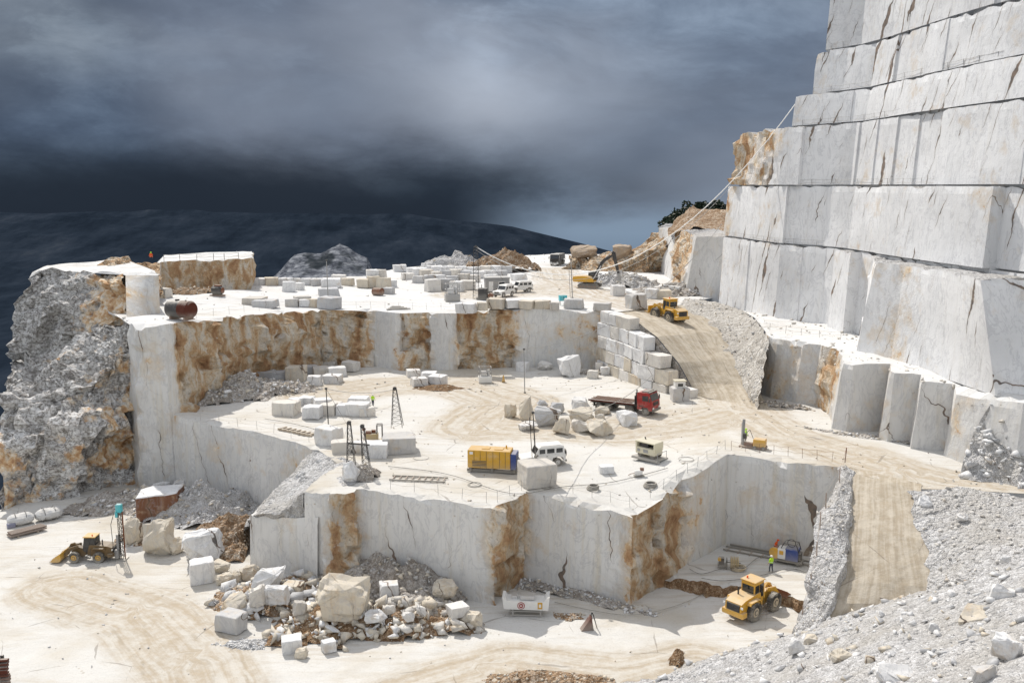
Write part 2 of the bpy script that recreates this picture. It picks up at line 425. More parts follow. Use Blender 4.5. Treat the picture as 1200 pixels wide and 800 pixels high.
def strip(top, bot, stain, amp, cell=.9, seed=0):
    """top/bot world points left to right; returns verts, faces, stain list, top row"""
    n = len(top); cols = []
    nrm = []
    for i in range(n-1):
        d = (top[i+1]-top[i]); d.z = 0
        if d.length < 1e-4: d = Vector((1,0,0))
        d.normalize(); nrm.append(Vector((d.y, -d.x, .15)))
    for i in range(n-1):
        L = max((top[i+1]-top[i]).length, (bot[i+1]-bot[i]).length)
        k = max(1, int(L/cell)); 
        for j in range(k+(1 if i == n-2 else 0)):
            t = j/k
            nn = nrm[i] if t > 1e-6 or i == 0 else (nrm[i-1]+nrm[i])
            cols.append((top[i].lerp(top[i+1], t), bot[i].lerp(bot[i+1], t), stain[i]*(1-t)+stain[i+1]*t, amp[i]*(1-t)+amp[i+1]*t, nn))
    ss_ = [c[2] for c in cols]; w_ = max(1, int(2.2/cell)) if n > 8 else 0
    sm = [sum(ss_[max(0,i-w_):i+w_+1])/len(ss_[max(0,i-w_):i+w_+1]) for i in range(len(cols))]
    aa_ = [c[3] for c in cols]
    am_ = [sum(aa_[max(0,i-1):i+2])/len(aa_[max(0,i-1):i+2]) for i in range(len(cols))]
    cols = [(c[0], c[1], sm[i], am_[i], c[4]) for i, c in enumerate(cols)]
    Hm = max((a-b).length for a, b, *_ in cols); rows = max(2, int(Hm/cell))
    V, S = [], []
    for a, b, s, am, nn in cols:
        for r in range(rows+1):
            t = r/rows; p = a.lerp(b, t)
            q = p+Vector((seed, 0, 0))
            k = am*(crag_noise(q)*1.0) if am > .08 else am*fbm(q*.3, 3)
            # chipped arris
            if r == 0: 
                e = .22*abs(fbm(q*.8, 2)); p = p-nn*e; p.z -= max(0, fbm(q*.5+Vector((3,3,3)), 2))*.6*(1 if am < .1 else 1.5)
            V.append(p+nn*k); S.append(s)
    R1 = rows+1; F = []
    for i in range(len(cols)-1):
        for r in range(rows):
            a = i*R1+r; F.append((a, a+1, a+R1+1, a+R1))
    return V, F, S, [V[i*R1] for i in range(len(cols))]

ROADS = []                                  # (points, half width)
def add_road(pts, hw): ROADS.append(([Vector((p.x, p.y)) for p in pts], hw))
def road_attr(x, y, roads=None):
    best = (0.0, 0.0, 0.0); q = Vector((x, y)); bd = -1
    for pts, hw in (ROADS if roads is None else roads):
        al = 0
        for a, b in zip(pts[:-1], pts[1:]):
            d = b-a; L = d.length
            t = max(0, min(1, (q-a).dot(d)/(L*L))); c = a+d*t
            dist = (q-c).length
            v = max(0, min(1, 1.45-dist/hw*.95))
            if v > bd:
                sgn = 1 if d.x*(q-a).y-d.y*(q-a).x > 0 else -1
                bd = v; best = (v, sgn*dist, al+t*L)
            al += L
    return best
def poly_fill(boundary, surf, cell, zn=.12, roads=None):
    """triangulated sheet inside a boundary of world points; inner points follow surf"""
    B = [Vector((p.x, p.y)) for p in boundary]; n = len(B)
    xs = [b.x for b in B]; ys = [b.y for b in B]
    bx = np.array(xs); by = np.array(ys)
    rng = random.Random(5); pts = []
    gx = np.arange(min(xs), max(xs), cell); gy = np.arange(min(ys), max(ys), cell)
    X, Y = np.meshgrid(gx, gy); X = X.ravel(); Y = Y.ravel()
    rs = np.random.RandomState(3); X = X+rs.uniform(-.3,.3,X.size)*cell; Y = Y+rs.uniform(-.3,.3,Y.size)*cell
    ins = np.zeros(X.size, bool)
    j = n-1
    for i in range(n):
        c = ((by[i] > Y) != (by[j] > Y)) & (X < (bx[j]-bx[i])*(Y-by[i])/((by[j]-by[i]) or 1e-9)+bx[i])
        ins ^= c; j = i
    # keep away from the edge
    near = np.full(X.size, 1e9)
    for i in range(n):
        near = np.minimum(near, (X-bx[i])**2+(Y-by[i])**2)
    keep = ins & (near > (cell*.45)**2)
    V2 = B+[Vector((float(a), float(b))) for a, b in zip(X[keep], Y[keep])]
    E = [(i, (i+1) % n) for i in range(n)]
    vo, eo, fo, ov, oe, of = geometry.delaunay_2d_cdt(V2, E, [], 1, 1e-4, True)
    V = []
    for i, v in enumerate(vo):
        src = [k for k in ov[i] if k < n]
        if src: V.append(Vector(boundary[src[0]]))
        else:
            z = surf.z(v.x, v.y)+zn*fbm(Vector((v.x*.12, v.y*.12, 0)), 4)+zn*.3*fbm(Vector((v.x*.8, v.y*.8, 3)), 2)
            V.append(Vector((v.x, v.y, z)))
    F = []
    for f in fo:                                # keep only what lies inside the outline
        cx = sum(vo[i].x for i in f)/3; cy = sum(vo[i].y for i in f)/3; ins_ = False; j = n-1
        cc = ((by > cy) != (np.roll(by, 1) > cy))
        dy = np.roll(by, 1)-by; dy[dy == 0] = 1e-9
        xi = (np.roll(bx, 1)-bx)*(cy-by)/dy+bx
        if int((cc & (cx < xi)).sum()) % 2: F.append(tuple(f))
    F = [f if (V[f[1]]-V[f[0]]).cross(V[f[2]]-V[f[0]]).z > 0 else f[::-1] for f in F]
    A = [road_attr(v.x, v.y, roads) for v in V]
    return V, F, A

def combine(name, parts, mats):
    """parts: list of (V,F,matindex,stain,roadattrs)"""
    V, F, mi, st, di, la, al = [], [], [], [], [], [], []
    for pv, pf, m, s, a in parts:
        o = len(V); V += pv; F += [tuple(i+o for i in f) for f in pf]; mi += [m]*len(pf)
        st += s if s else [0]*len(pv)
        a = a or [(0,0,0)]*len(pv)
        di += [q[0] for q in a]; la += [q[1] for q in a]; al += [q[2] for q in a]
    o = mesh_obj(name, V, F, mats, mi=mi, attrs={'stain': st, 'dirt': di, 'lat': la, 'alo': al})
    return o

def chain(pts, zb, batter=.4):
    """pts: (px,py,level,stain,amp[,zbottom]) -> top, bottom, stain, amp"""
    top = [P(*p[:3]) for p in pts]; n = len(top); bot = []
    for i, t in enumerate(top):
        a = top[max(0, i-1)]; b = top[min(n-1, i+1)]; d = b-a; d.z = 0; d.normalize()
        z = pts[i][5] if len(pts[i]) > 5 else zb
        bot.append(Vector((t.x+d.y*batter, t.y-d.x*batter, z)))
    return top, bot, [p[3] for p in pts], [p[4] for p in pts]

def loft(name, rows, cell, amp, mat, freq=.35, crag=False, stain=None, edge=0.0, col_attr=None, smooth=False, wob=0.0):
    """rows of world points -> bilinear patch with real relief"""
    nr, nc = len(rows), len(rows[0])
    us = []; 
    for j in range(nc-1):
        L = max((rows[i][j+1]-rows[i][j]).length for i in range(nr)); k = max(1, int(L/cell)); us += [(j, q/k) for q in range(k)]
    us.append((nc-2, 1.0)); vs = []
    for i in range(nr-1):
        L = max((rows[i+1][j]-rows[i][j]).length for j in range(nc)); k = max(1, int(L/cell)); vs += [(i, q/k) for q in range(k)]
    vs.append((nr-2, 1.0))
    G_ = [[None]*len(us) for _ in vs]; S = []
    for a, (i, tv) in enumerate(vs):
        for b, (j, tu) in enumerate(us):
            p = rows[i][j].lerp(rows[i][j+1], tu).lerp(rows[i+1][j].lerp(rows[i+1][j+1], tu), tv); G_[a][b] = p
            if stain: S.append((stain[i][j]*(1-tu)+stain[i][j+1]*tu)*(1-tv)+(stain[i+1][j]*(1-tu)+stain[i+1][j+1]*tu)*tv)
    V = []
    for a in range(len(vs)):
        for b in range(len(us)):
            du = G_[a][min(b+1, len(us)-1)]-G_[a][max(b-1, 0)]; dv = G_[min(a+1, len(vs)-1)][b]-G_[max(a-1, 0)][b]
            nn = dv.cross(du); 
            if nn.length < 1e-6: nn = Vector((0,0,1))
            nn.normalize()
            if nn.z < -.05 or (abs(nn.z) <= .05 and nn.y > 0): nn = -nn
            p = G_[a][b]; k = crag_noise(p)*amp if crag else fbm(p*freq, 5)*amp
            fade = 1.0
            if edge: 
                fade = min(1, min(a, len(vs)-1-a)/edge+.15)
            q_ = p+nn*k*fade
            if crag: q_ += Vector((_h(Vector((a,b,1))), _h(Vector((a,b,2))), _h(Vector((a,b,3)))))*cell*.45
            if wob: q_ += Vector((fbm(p*.35, 3), fbm(p*.35+Vector((9,9,9)), 3), 0))*wob
            V.append(q_)
    w = len(us)
    F = [(a*w+b, a*w+b+1, (a+1)*w+b+1, (a+1)*w+b) for a in range(len(vs)-1) for b in range(w-1)]
    at = {'stain': S if stain else [0]*len(V)}
    if col_attr == 'uv':
        at.update({'dirt': [1.0]*len(V), 'lat': [(vs[i//w][0]+vs[i//w][1]-(nr-1)/2)*11.0 for i in range(len(V))], 'alo': [float(i % w)*cell for i in range(len(V))]})
    elif col_attr: 
        A = [col_attr(v.x, v.y) for v in V]; at.update({'dirt': [q[0] for q in A], 'lat': [q[1] for q in A], 'alo': [q[2] for q in A]})
    # upward/outward winding
    o = mesh_obj(name, V, F, mat, attrs=at, smooth=smooth)
    n_up = sum((V[f[1]]-V[f[0]]).cross(V[f[3]]-V[f[0]]).z for f in F)
    if n_up < 0: o.data.flip_normals()
    return o

# ------------------------------------------------------------ loose stone
def hull_rock(rng, n=14, box=.55):
    bm = bmesh.new()
    for _ in range(n):
        v = Vector([rng.uniform(-1,1) for _ in range(3)])
        m = max(abs(c) for c in v); v = v/m*(1-box)*1.0+v.normalized()*box if m > 0 else v
        bm.verts.new(v*rng.uniform(.75,1))
    r = bmesh.ops.convex_hull(bm, input=bm.verts)
    bmesh.ops.delete(bm, geom=[v for v in bm.verts if not v.link_faces], context='VERTS')
    bmesh.ops.recalc_face_normals(bm, faces=bm.faces)
    return bm
_rr = random.Random(11)
TEMPL = []
for i in range(9):
    bm = hull_rock(_rr, 7+i % 3); bm.verts.ensure_lookup_table(); bmesh.ops.triangulate(bm, faces=bm.faces)
    TEMPL.append((np.array([v.co[:] for v in bm.verts]), np.array([[v.index for v in f.verts] for f in bm.faces]))); bm.free()
def scatter_pts(pts, sizes, seed=0):
    rs = np.random.RandomState(seed); VV, FF = [], []; off = 0
    for p, s in zip(pts, sizes):
        tv, tf = TEMPL[rs.randint(len(TEMPL))]
        a, b = rs.uniform(0, 6.28, 2); ca, sa, cb, sb = math.cos(a), math.sin(a), math.cos(b), math.sin(b)
        Rm = np.array([[ca,-sa,0],[sa,ca,0],[0,0,1]]) @ np.array([[1,0,0],[0,cb,-sb],[0,sb,cb]])
        v = (tv*np.array([rs.uniform(.7,1.3), rs.uniform(.6,1), rs.uniform(.4,.8)])*s*.5) @ Rm.T + np.array(p)
        VV.append(v); FF.append(tf+off); off += len(v)
    return np.vstack(VV), np.vstack(FF)
def np_mesh(name, V, F, mats, mi=None):
    me = bpy.data.meshes.new(name)
    me.vertices.add(len(V)); me.vertices.foreach_set('co', V.astype(np.float32).ravel())
    me.loops.add(len(F)*3); me.loops.foreach_set('vertex_index', F.astype(np.int32).ravel())
    me.polygons.add(len(F)); me.polygons.foreach_set('loop_start', np.arange(0, len(F)*3, 3, dtype=np.int32))
    for m in mats: me.materials.append(m)
    if mi is not None: me.polygons.foreach_set('material_index', mi.astype(np.int32))
    me.update(calc_edges=True); me.validate()
    o = bpy.data.objects.new(name, me); C.objects.link(o); return o
def scatter_on(name, src, n, smin, smax, mats, label, seed=0, power=3.0, region=None, sink=.15):
    me = src.data; me.calc_loop_triangles()
    nv = len(me.vertices); co = np.empty(nv*3); me.vertices.foreach_get('co', co); co = co.reshape(-1,3)
    tr = np.empty(len(me.loop_triangles)*3, dtype=np.int32); me.loop_triangles.foreach_get('vertices', tr); tr = tr.reshape(-1,3)
    a, b, c = co[tr[:,0]], co[tr[:,1]], co[tr[:,2]]
    cen = (a+b+c)/3
    if region is not None:
        k = np.array([region(q) for q in cen]); tr = tr[k]; a, b, c = a[k], b[k], c[k]
    ar = np.linalg.norm(np.cross(b-a, c-a), axis=1); ar /= ar.sum()
    rs = np.random.RandomState(seed); idx = rs.choice(len(ar), n, p=ar)
    u = rs.uniform(size=(n,1)); v = rs.uniform(size=(n,1)); fl = (u+v) > 1; u = np.where(fl, 1-u, u); v = np.where(fl, 1-v, v)
    pts = a[idx]+u*(b[idx]-a[idx])+v*(c[idx]-a[idx])
    s = smin+(smax-smin)*rs.uniform(size=n)**power
    pts[:,2] += s*(.25-sink)
    V, F = scatter_pts(pts, s, seed+1)
    mi = None
    if len(mats) > 1:
        per = np.repeat(rs.randint(0, len(mats), n), 1); cnt = []
        rs2 = np.random.RandomState(seed+1)
        # material per face from face order (about 16-20 faces a stone)
        mi = (np.arange(len(F))//17 * 7919 % 13) % len(mats)
    o = np_mesh(name, V, F, mats, mi)
    o.matrix_world = src.matrix_world.copy()
    return tag(o, label, 'rubble', kind='stuff')

# ------------------------------------------------------------ roads first (they tint the sheets)
RL = [P(716,366,'U'), P(745,376,20.3), P(770,395,21.6), P(795,425,24.6), P(808,448,27.1), P(815,463,28.7)]
RR = [P(800,357,'U'), P(818,370,21.0), P(835,387,22.1), P(858,420,24.8), P(876,450,27.2), P(893,480,28.4)]
mid_l = [(a+b)/2 for a, b in zip(RL, RR)]
add_road([P(650,316,'U'), P(655,328,'U'), P(690,345,'U'), P(740,356,'U'), mid_l[0], mid_l[1]], 6.0)
add_road([P(560,345,'U'), P(640,338,'U'), P(740,352,'U')], 9.0)
add_road([P(845,450,'M'), P(870,480,'M'), P(920,510,'M'), P(990,530,'M'), P(1030,545,'M'), P(1040,570,'M')], 4.8)
add_road([P(990,528,'M'), P(1060,552,'M'), P(1130,566,'M'), P(1230,574,'M')], 4.0)
add_road([P(870,480,'M'), P(800,495,'M'), P(700,505,'M'), P(600,500,'M')], 6.0)
add_road([P(380,462,'M'), P(450,452,'M'), P(540,450,'M'), P(600,470,'M'), P(560,500,'M')], 7.0)
add_road([P(820,780,'F'), P(740,800,'F'), P(600,780,'F'), P(480,820,'F')], 4.5)
add_road([P(260,860,'F'), P(230,780,'F'), P(170,720,'F'), P(70,690,'F')], 5)

# ------------------------------------------------------------ middle yard: one great bench with its cut faces
c0 = [(197,483,29.4,.05,.03),(222,492,29.4,.3,.05),(226,493,29.4,0,.03),(300,506,29.4,.05,.03),(345,518,29.4,.25,.03),(372,527,29.4,0,.03),
      (395,542,29.4,0,.1),(357,573,29.5,0,.03),(383,578,29.5,.2,.04),(385,579,29.5,1,.5),(414,576,29.5,1,.5),(418,573,29.5,.3,.1),(425,573,29.5,0,.03),
      (500,583,29.5,0,.03),(574,595,29.6,0,.03),(577,596,29.6,.9,.3),(584,592,29.6,1,.55),(610,577,29.5,1,.55),(615,575,29.5,0,.03),(685,591,30,0,.04),(725,600,30.3,.05,.1),
      (742,607,30.4,.25,.08),(746,604,30.4,.9,.5),(775,584,29.8,.95,.8),(806,563,29.2,.8,.5),(809,561,29.1,.1,.03),(853,532,28.1,.05,.03),
      (915,539,28.1,.15,.03),(923,541,28.1,.3,.2),(935,542,28.1,.1,.03),(985,547,28.2,.05,.03)]
t, b, s, a = chain(c0, -.6, .35)
V, F, S, row = strip(t, b, s, a, .75)
back = [(1003,556,28.3),(1035,565,28.3),(1068,573,28.3),(1130,574,28.2),(1200,578,28.2),(1330,584,28.2),(1330,515,28.2),(1165,540,'M'),(1112,524,'M'),(1075,516,'M'),(1040,506,'M'),
        (1000,494,'M'),(965,482,'M'),(950,466,'M'),(890,454,'M'),(860,452,'M'),(815,456,'M'),(800,452,'M'),(770,438,'M'),(740,430,'M'),(715,427,'M'),(600,423,'M'),(440,420,'M'),(300,436,'M'),(225,462,'M'),(190,476,'M')]
tv, tf, ta = poly_fill(row+[P(*q) for q in back], MID, 1.0, .14)
structure(combine('middle_quarry_bench', [(V,F,0,S,None),(tv,tf,1,None,ta)], [M['wall'], M['ground']]))

# small lower block left of it
t, b, s, a = chain([(293,603,33.6,.25,.03),(300,604,33.5,0,.03),(345,607,32.9,.2,.03),(357,606,32.6,0,.03),(372,606,32.0,0,.03)], -.6, .3)
V, F, S, row = strip(t, b, s, a, .75, 9)
bk = [row[-1]+Vector((2,5,0)), row[0]+Vector((2,7,0))]
tv, tf, ta = poly_fill(row+bk, Flat(row[0].z), 1.0, .1, roads=[])
sv, sf, ss, _ = strip([bk[1], row[0]], [bk[1]-Vector((.3,0,6)), b[0].copy()], [0,0], [.05,.05], .8)
structure(combine('lower_block_bench', [(V,F,0,S,None),(tv,tf,1,None,ta),(sv,sf,0,ss,None)], [M['wall'], M['groundw']]))

# ------------------------------------------------------------ upper plateau
u0 = [(150,377,17.6,0,.2,-.6),(160,381,17.6,.35,.35,-.6),(170,381,17.6,.1,.03,-.6),(192,380,17.6,.05,.03,-.6),(200,379,17.6,.2,.1,-.6),(207,378,17.6,.95,.6,8),(240,374,18.1,.9,.9),(300,368,19,.95,1.0),(370,363,20,.9,1.0),
      (420,364,20.2,1,.9),(438,364,20.2,.6,.3),(441,364,20.2,0,.04),(468,367,20.2,0,.04),(471,367,20.2,.9,.8),(503,366,20.2,1,.9),(506,367,20.2,0,.05),(536,367,20.2,.1,.04),(540,366,20.2,1,.8),
      (600,362,19.7,.9,1.0),(604,362,19.7,0,.04),(640,362,19.8,0,.03),(668,363,19.9,.25,.05),(676,364,19.9,.1,.03),(700,364,20,.15,.06),(704,364,20,.9,.5),(716,366,20,1,.6)]
t, b, s, a = chain(u0, 8.4, .9)
V, F, S, row = strip(t, b, s, a, .85, 4)
ub = [(738,364,'U'),(800,357,'U'),(815,351,'U'),(846,349,'U'),(870,330,20.5),(860,300,20.5),(800,299,20.5),(700,299,20.5),(620,300,20.5),(520,311,20.5),(462,317,20.5),(428,325,20.5),(330,329,19.6),(290,330,19.2),(190,313,18.5),(120,330,18.2),(120,360,18),(140,372,17.7)]
tv, tf, ta = poly_fill(row+[P(*q) for q in ub], UP, 1.6, .16)
sk = [P(*q) for q in ub][::-1]; sk = sk[:11]
structure(combine('upper_quarry_plateau', [(V,F,0,S,None),(tv,tf,1,None,ta)], [M['wall'], M['groundw']]))
rimt = [P(*q) for q in ub[4:-2]]
loft('plateau_flank', [rimt, [Vector((p.x*1.12, p.y*1.15+8, p.z-35)) for p in rimt]], 4, 2.0, M['crag'])
structure(bpy.data.objects['plateau_flank'])

# ------------------------------------------------------------ floor of the quarry
fb = [Vector(q) for q in ((-110,14,0),(80,14,0),(80,100,0),(60,122,0),(-40,124,0),(-58,124,0),(-62,108,0),(-75,104,0),(-110,103,0))]
fv, ff, fa = poly_fill(fb, FLOOR, 1.1, .16)
structure(combine('quarry_floor', [(fv,ff,0,None,fa)], [M['ground']]))
# raised ledge in the pit with its soil step
t, b, s, a = chain([(780,674,'L',1,.4),(787,676,'L',1,.5),(830,682,'L',1,.5),(865,687,'L',1,.5),(937,702,'L',1,.5),(975,710,'L',1,.4)], -.3, .5)
V, F, S, row = strip(t, b, s, a, .35, 2)
tv, tf, ta = poly_fill(row+[P(1010,700,'L'), P(1010,640,'L'), P(845,624,'L'), P(790,660,'L')], LEDGE, .8, .05, roads=[])
structure(combine('pit_ledge', [(V,F,0,S,None),(tv,tf,1,None,ta)], [M['earth'], M['ground']]))

# ------------------------------------------------------------ haul ramp down from the plateau
RX = [a+(a-b)*.12-Vector((0,0,.3)) for a, b in zip(RL, RR)]
def ramp_attr(x, y): 
    v, la, al = road_attr(x, y, [([Vector((p.x,p.y)) for p in mid_l], 7.5)]); return (v, la, al)
structure(loft('haul_ramp', [RL, [a+(a-b)*.14-Vector((0,0,.15)) for a, b in zip(RR, RL)]], .7, .12, M['road'], .3, col_attr='uv', edge=2))
# face behind the stacked blocks
rw = [Vector((p.x-.1, p.y, 8)) for p in RL]
structure(loft('ramp_fill', [[q-Vector((0,0,.15)) for q in RL], [Vector((p.x-.5, p.y-.4, 8.0)) for p in RL]], .8, .25, M['scree']))
# gravel bank right of the ramp
b0 = [P(803,350,20.4), P(825,352,20.6), P(850,356,20.9), P(880,368,20.8), P(896,388,20.5), P(900,400,20.6)]
b1 = [q+Vector((-.5,-.1,-.15)) for q in RR]
bank = structure(loft('ramp_gravel_bank', [b0, [x.lerp(y,.45)+Vector((-.2,-.5,.5)) for x, y in zip(b0,b1)], b1], .4, .18, M['gravelb'], .5, wob=.45))

# ------------------------------------------------------------ right: terrace and lower benches
TERR = Surf([(846,353,21),(900,390,20.3),(964,405,20.4),(1010,424,20.3),(1060,436,20.4),(1120,451,20.9),(1200,460,20.3),(1000,405,20.4)])
NAMED['T'] = TERR
# (px, py, H, stain, amp)
lb = [(897,389,20.4,.4,.3),(901,394,20.4,.3,.08),(912,397,20.4,.1,.04),(925,399,20.4,.45,.08),(938,401,20.4,.4,.15),(941,402,20.4,.1,.04),(962,404,20.4,0,.04),(966,405,20.4,.7,.4),(980,409,20.3,.9,.4),(986,415,20.3,.3,.2),
      (988,424,20.3,0,.04),(1000,426,20.3,0,.04),(1014,426,20.3,0,.04),(1043,426,20.3,.35,.04),(1044,435,20.4,.3,.05),(1048,436,20.4,0,.04),(1079,437,20.4,0,.04),(1080,446,20.7,0,.05),(1119,450,20.9,0,.04),
      (1121,462,21.5,.2,.07),(1140,466,21.4,.2,.07),(1165,468,21.0,0,.07),(1200,472,20.6,0,.07),(1300,480,20.4,0,.07)]
t, b, s, a = chain(lb, 10.0, .6)
for i, q in enumerate(b): q.x -= .35
V, F, S, row = strip(t, b, s, a, .7, 7)
tb = [(1330,465,20.3),(1330,440,20.3),(1200,440,20.3),(1100,415,20.4),(1003,392,20.4),(985,378,20.6),(910,360,20.9),(846,345,21),(836,349,21),(862,360,20.9),(884,372,20.7)]
tv, tf, ta = poly_fill(row+[P(*q) for q in tb], TERR, 1.0, .3, roads=[])
terr = structure(combine('right_lower_bench', [(V,F,0,S,None),(tv,tf,1,None,ta)], [M['low'], M['groundw']]))

# ------------------------------------------------------------ the tall face, bench above bench
PLAN = [Vector(q) for q in ((38,168,0),(41.6,145.5,0),(48,135.5,0),(49.2,120,0),(50.6,108.8,0),(52.3,99.3,0),(53.2,94.5,0),(56.5,76,0),(60,58,0),(64,40,0))]
def plan_from(px, H, off, jogs):
    """plan line moved inward by off, starting where it crosses image column px at height H"""
    pts = []
    for i in range(len(PLAN)-1):
        d = (PLAN[i+1]-PLAN[i]).normalized(); n = Vector((d.y, -d.x, 0))
        k = int((PLAN[i+1]-PLAN[i]).length/1.0)
        for j in range(k): pts.append(PLAN[i].lerp(PLAN[i+1], j/k)-n*off)
    def col_of(p): 
        dz = CAMZ-H-CAMZ; dep = p.y*cp-dz*sp; return 600+FPX*p.x/dep
    res = [p for p in pts if col_of(p) >= px]
    return [(p, col_of(p)) for p in res]
def bench_face(name, px0, Ht, Hb, off, jogs, mat, stains, seed, topw=7, batter=.5, lit=None):
    """jogs: list of (px, extra outward offset) steps in the face"""
    pc = plan_from(px0, (Ht+Hb)/2, off, None)
    rj = random.Random(seed+3); jogs = list(jogs); xj = px0+30
    while xj < 1230:                                # uneven cut panels
        if all(abs(xj-x) > 14 for x, o in jogs):
            o_ = [o for x, o in jogs if x <= xj][-1] if [1 for x, o in jogs if x <= xj] else 0
            jogs.append((xj, o_+rj.uniform(-.32,.32)))
            jogs.sort()
        xj += rj.uniform(22,60)
    pts = []; lastj = None
    for i, (p, c) in enumerate(pc):
        j = [o for x, o in jogs if c >= x]; j = j[-1] if j else 0
        q0 = pc[max(0,i-1)][0]; q1 = pc[min(len(pc)-1,i+1)][0]; d = (q1-q0).normalized(); n = Vector((d.y,-d.x,0))
        if lastj is not None and j != lastj: pts.append((p+n*lastj, c, n, 1))
        key = (lastj is None or j != lastj or i % 6 == 0 or i == len(pc)-1)
        if key: pts.append((p+n*j, c, n, 0))
        lastj = j
    if lit:                                     # the lit return at the left end swings back
        pass
    top = [Vector((p.x, p.y, CAMZ-Ht)) for p, c, n, k in pts]
    bot = [Vector((p.x+n.x*batter*1.0, p.y+n.y*batter*1.0, CAMZ-Hb+(.2 if Hb < 15 else -.4))) for p, c, n, k in pts]
    rdx = 24*top[0].x/top[0].y+2.5; e0 = top[0]+Vector((rdx,24,0)); e1 = bot[0]+Vector((rdx,24,0))
    st = [max([v for x0, x1, v in stains if x0 <= c <= x1]+[0]) for p, c, n, k in pts]
    am = [.5 if s_ > .5 else .05 for s_ in st]
    V, F, S, row = strip([e0]+top, [e1]+bot, [.3]+st, [.3]+am, .85, seed)
    inner = [p+Vector((topw, 2, -.1)) for p in row]
    n = len(row); tv = row+inner; tf = [(i, i+1, n+i+1, n+i) for i in range(n-1)]
    parts = [(V,F,0,S,None),(tv,tf,1,None,None)]
    if Hb < 15:                                 # back of the sawn joint under this bench
        jt = [Vector((p.x-n_.x*.45, p.y-n_.y*.45, CAMZ-Hb+.6)) for p, c, n_, k in pts]; jb = [Vector((q.x, q.y, q.z-1.2)) for q in jt]; m_ = len(jt)
        parts.append((jt+jb, [(i, m_+i, m_+i+1, i+1) for i in range(m_-1)], 0, None, None))
    return structure(combine(name, parts, [mat, M['gravelw']]))
bench_face('tall_face_bench', 846, 9, 21.3, 0, [(846,0),(912,.35),(963,.1),(985,1.6),(1006,0)], M['cliff'], [(846,850,.2),(1008,1018,.6)], 1)
bench_face('tall_face_bench', 850, 0, 9, .9, [(850,0),(905,.3),(921,-.2),(1001,.5),(1040,.9),(1168,-.2)], M['cliff'], [(850,864,.45)], 21)
bench_face('tall_face_bench', 868, -9, 0, 1.8, [(868,.5),(921,.9),(943,.2),(985,.35),(1006,.1),(1100,.4)], M['cliff'], [(868,884,.75),(885,912,.6)], 41)
bench_face('tall_face_bench', 933, -13.7, -9, 2.7, [(933,.2),(1000,0),(1075,.35)], M['cliff'], [], 61)
bench_face('tall_face_bench', 947, -20, -13.7, 3.5, [(947,-1.0),(969,0),(1090,.3)], M['cliff'], [(947,950,.3)], 81)
bench_face('tall_face_bench', 970, -31, -20, 4.4, [(970,0),(1075,.4)], M['cliff'], [], 101)
# buttress standing proud at the right
tt = [(1022,300,9.2),(1026,307.5,9.2),(1060,310.5,9.2),(1104,317,9.2),(1149,327,9.2),(1163,326.5,9.2),(1200,325.5,9.2),(1330,326,9.0)]
tb = [(1010,392,20),(1003,410,20.4),(1044,419,20.4),(1110,439,20.3),(1167,458,20.2),(1182,459,20.2),(1212,461,20.2),(1345,470,20.2)]
top = [P(*q) for q in tt]; bot = [P(*q)-Vector((0,0,.5)) for q in tb]
V, F, S, row = strip([top[0]+Vector((4,3,0))]+top, [bot[0]+Vector((3,4,0))]+bot, [0,0,0,.3,0,0,0,0,0], [.2,.2,.06,.04,.04,.04,.04,.04,.04], .8, 5)
inner = [p+Vector((7, 3, -.15)) for p in row]; n = len(row)
butt = structure(combine('tall_face_buttress', [(V,F,0,S,None),(row+inner,[(i,i+1,n+i+1,n+i) for i in range(n-1)],1,None,None)], [M['cliff'], M['gravelw']]))

# block standing at the back, between plateau and tall face
tt = [(772,266,9.8,.1,.05),(788,267,9.7,.1,.05),(792,268,9.6,.9,.8),(808,272,9.5,.95,.8),(813,276,9.4,.2,.1),(816,277,9.4,0,.04),(850,277,9.3,0,.04)]
t = [P(*q[:3]) for q in tt]
bb = [P(772,318,20.7), P(785,330,20.7), P(790,334,20.7), P(798,341,20.8), P(800,343,20.9), P(803,345,21), P(850,353,21.1)]
for q in bb: q.z -= .5
e0 = t[0]+Vector((6,25,0)); eb = bb[0]+Vector((6,25,0))
V, F, S, row = strip([e0]+t, [eb]+bb, [0]+[q[3] for q in tt], [.1]+[q[4] for q in tt], .9, 13)
inner = [p+Vector((9,18,.2)) for p in row]; n = len(row)
structure(combine('back_bench', [(V,F,0,S,None),(row+inner,[(i,i+1,n+i+1,n+i) for i in range(n-1)],1,None,None)], [M['low'], M['gravelw']]))
# heap and forest slope behind it
D0 = 215
structure(loft('back_spoil_slope', [[at_d(783,268,D0+6),at_d(800,250,D0+14),at_d(812,243,D0+20),at_d(830,246,D0+18),at_d(855,244,D0+14)],
      [at_d(783,276,D0-8),at_d(800,270,D0-8),at_d(815,266,D0-8),at_d(830,268,D0-10),at_d(855,270,D0-14)]], 1.0, .9, M['gravelo'], .25, stain=[[.2]*5]*2))
# broken ochre slope left of it
structure(loft('back_rock_slope', [
      [P(672,296,16.0)+Vector((0,10,0)), at_d(690,300,238), at_d(715,298,235), at_d(735,296,232), at_d(755,285,230), at_d(774,270,228), at_d(782,268,226)],
      [at_d(668,308,228), at_d(690,306,226), at_d(715,308,224), at_d(735,305,222), at_d(755,300,220), at_d(774,292,219), at_d(784,290,216)],
      [P(660,318,20.9), P(690,321,20.9), P(715,322,20.9), P(735,322,20.9), P(755,322,20.9), P(774,321,20.9), P(786,323,20.9)]],
      .9, .9, M['ochre'], .3, crag=True))

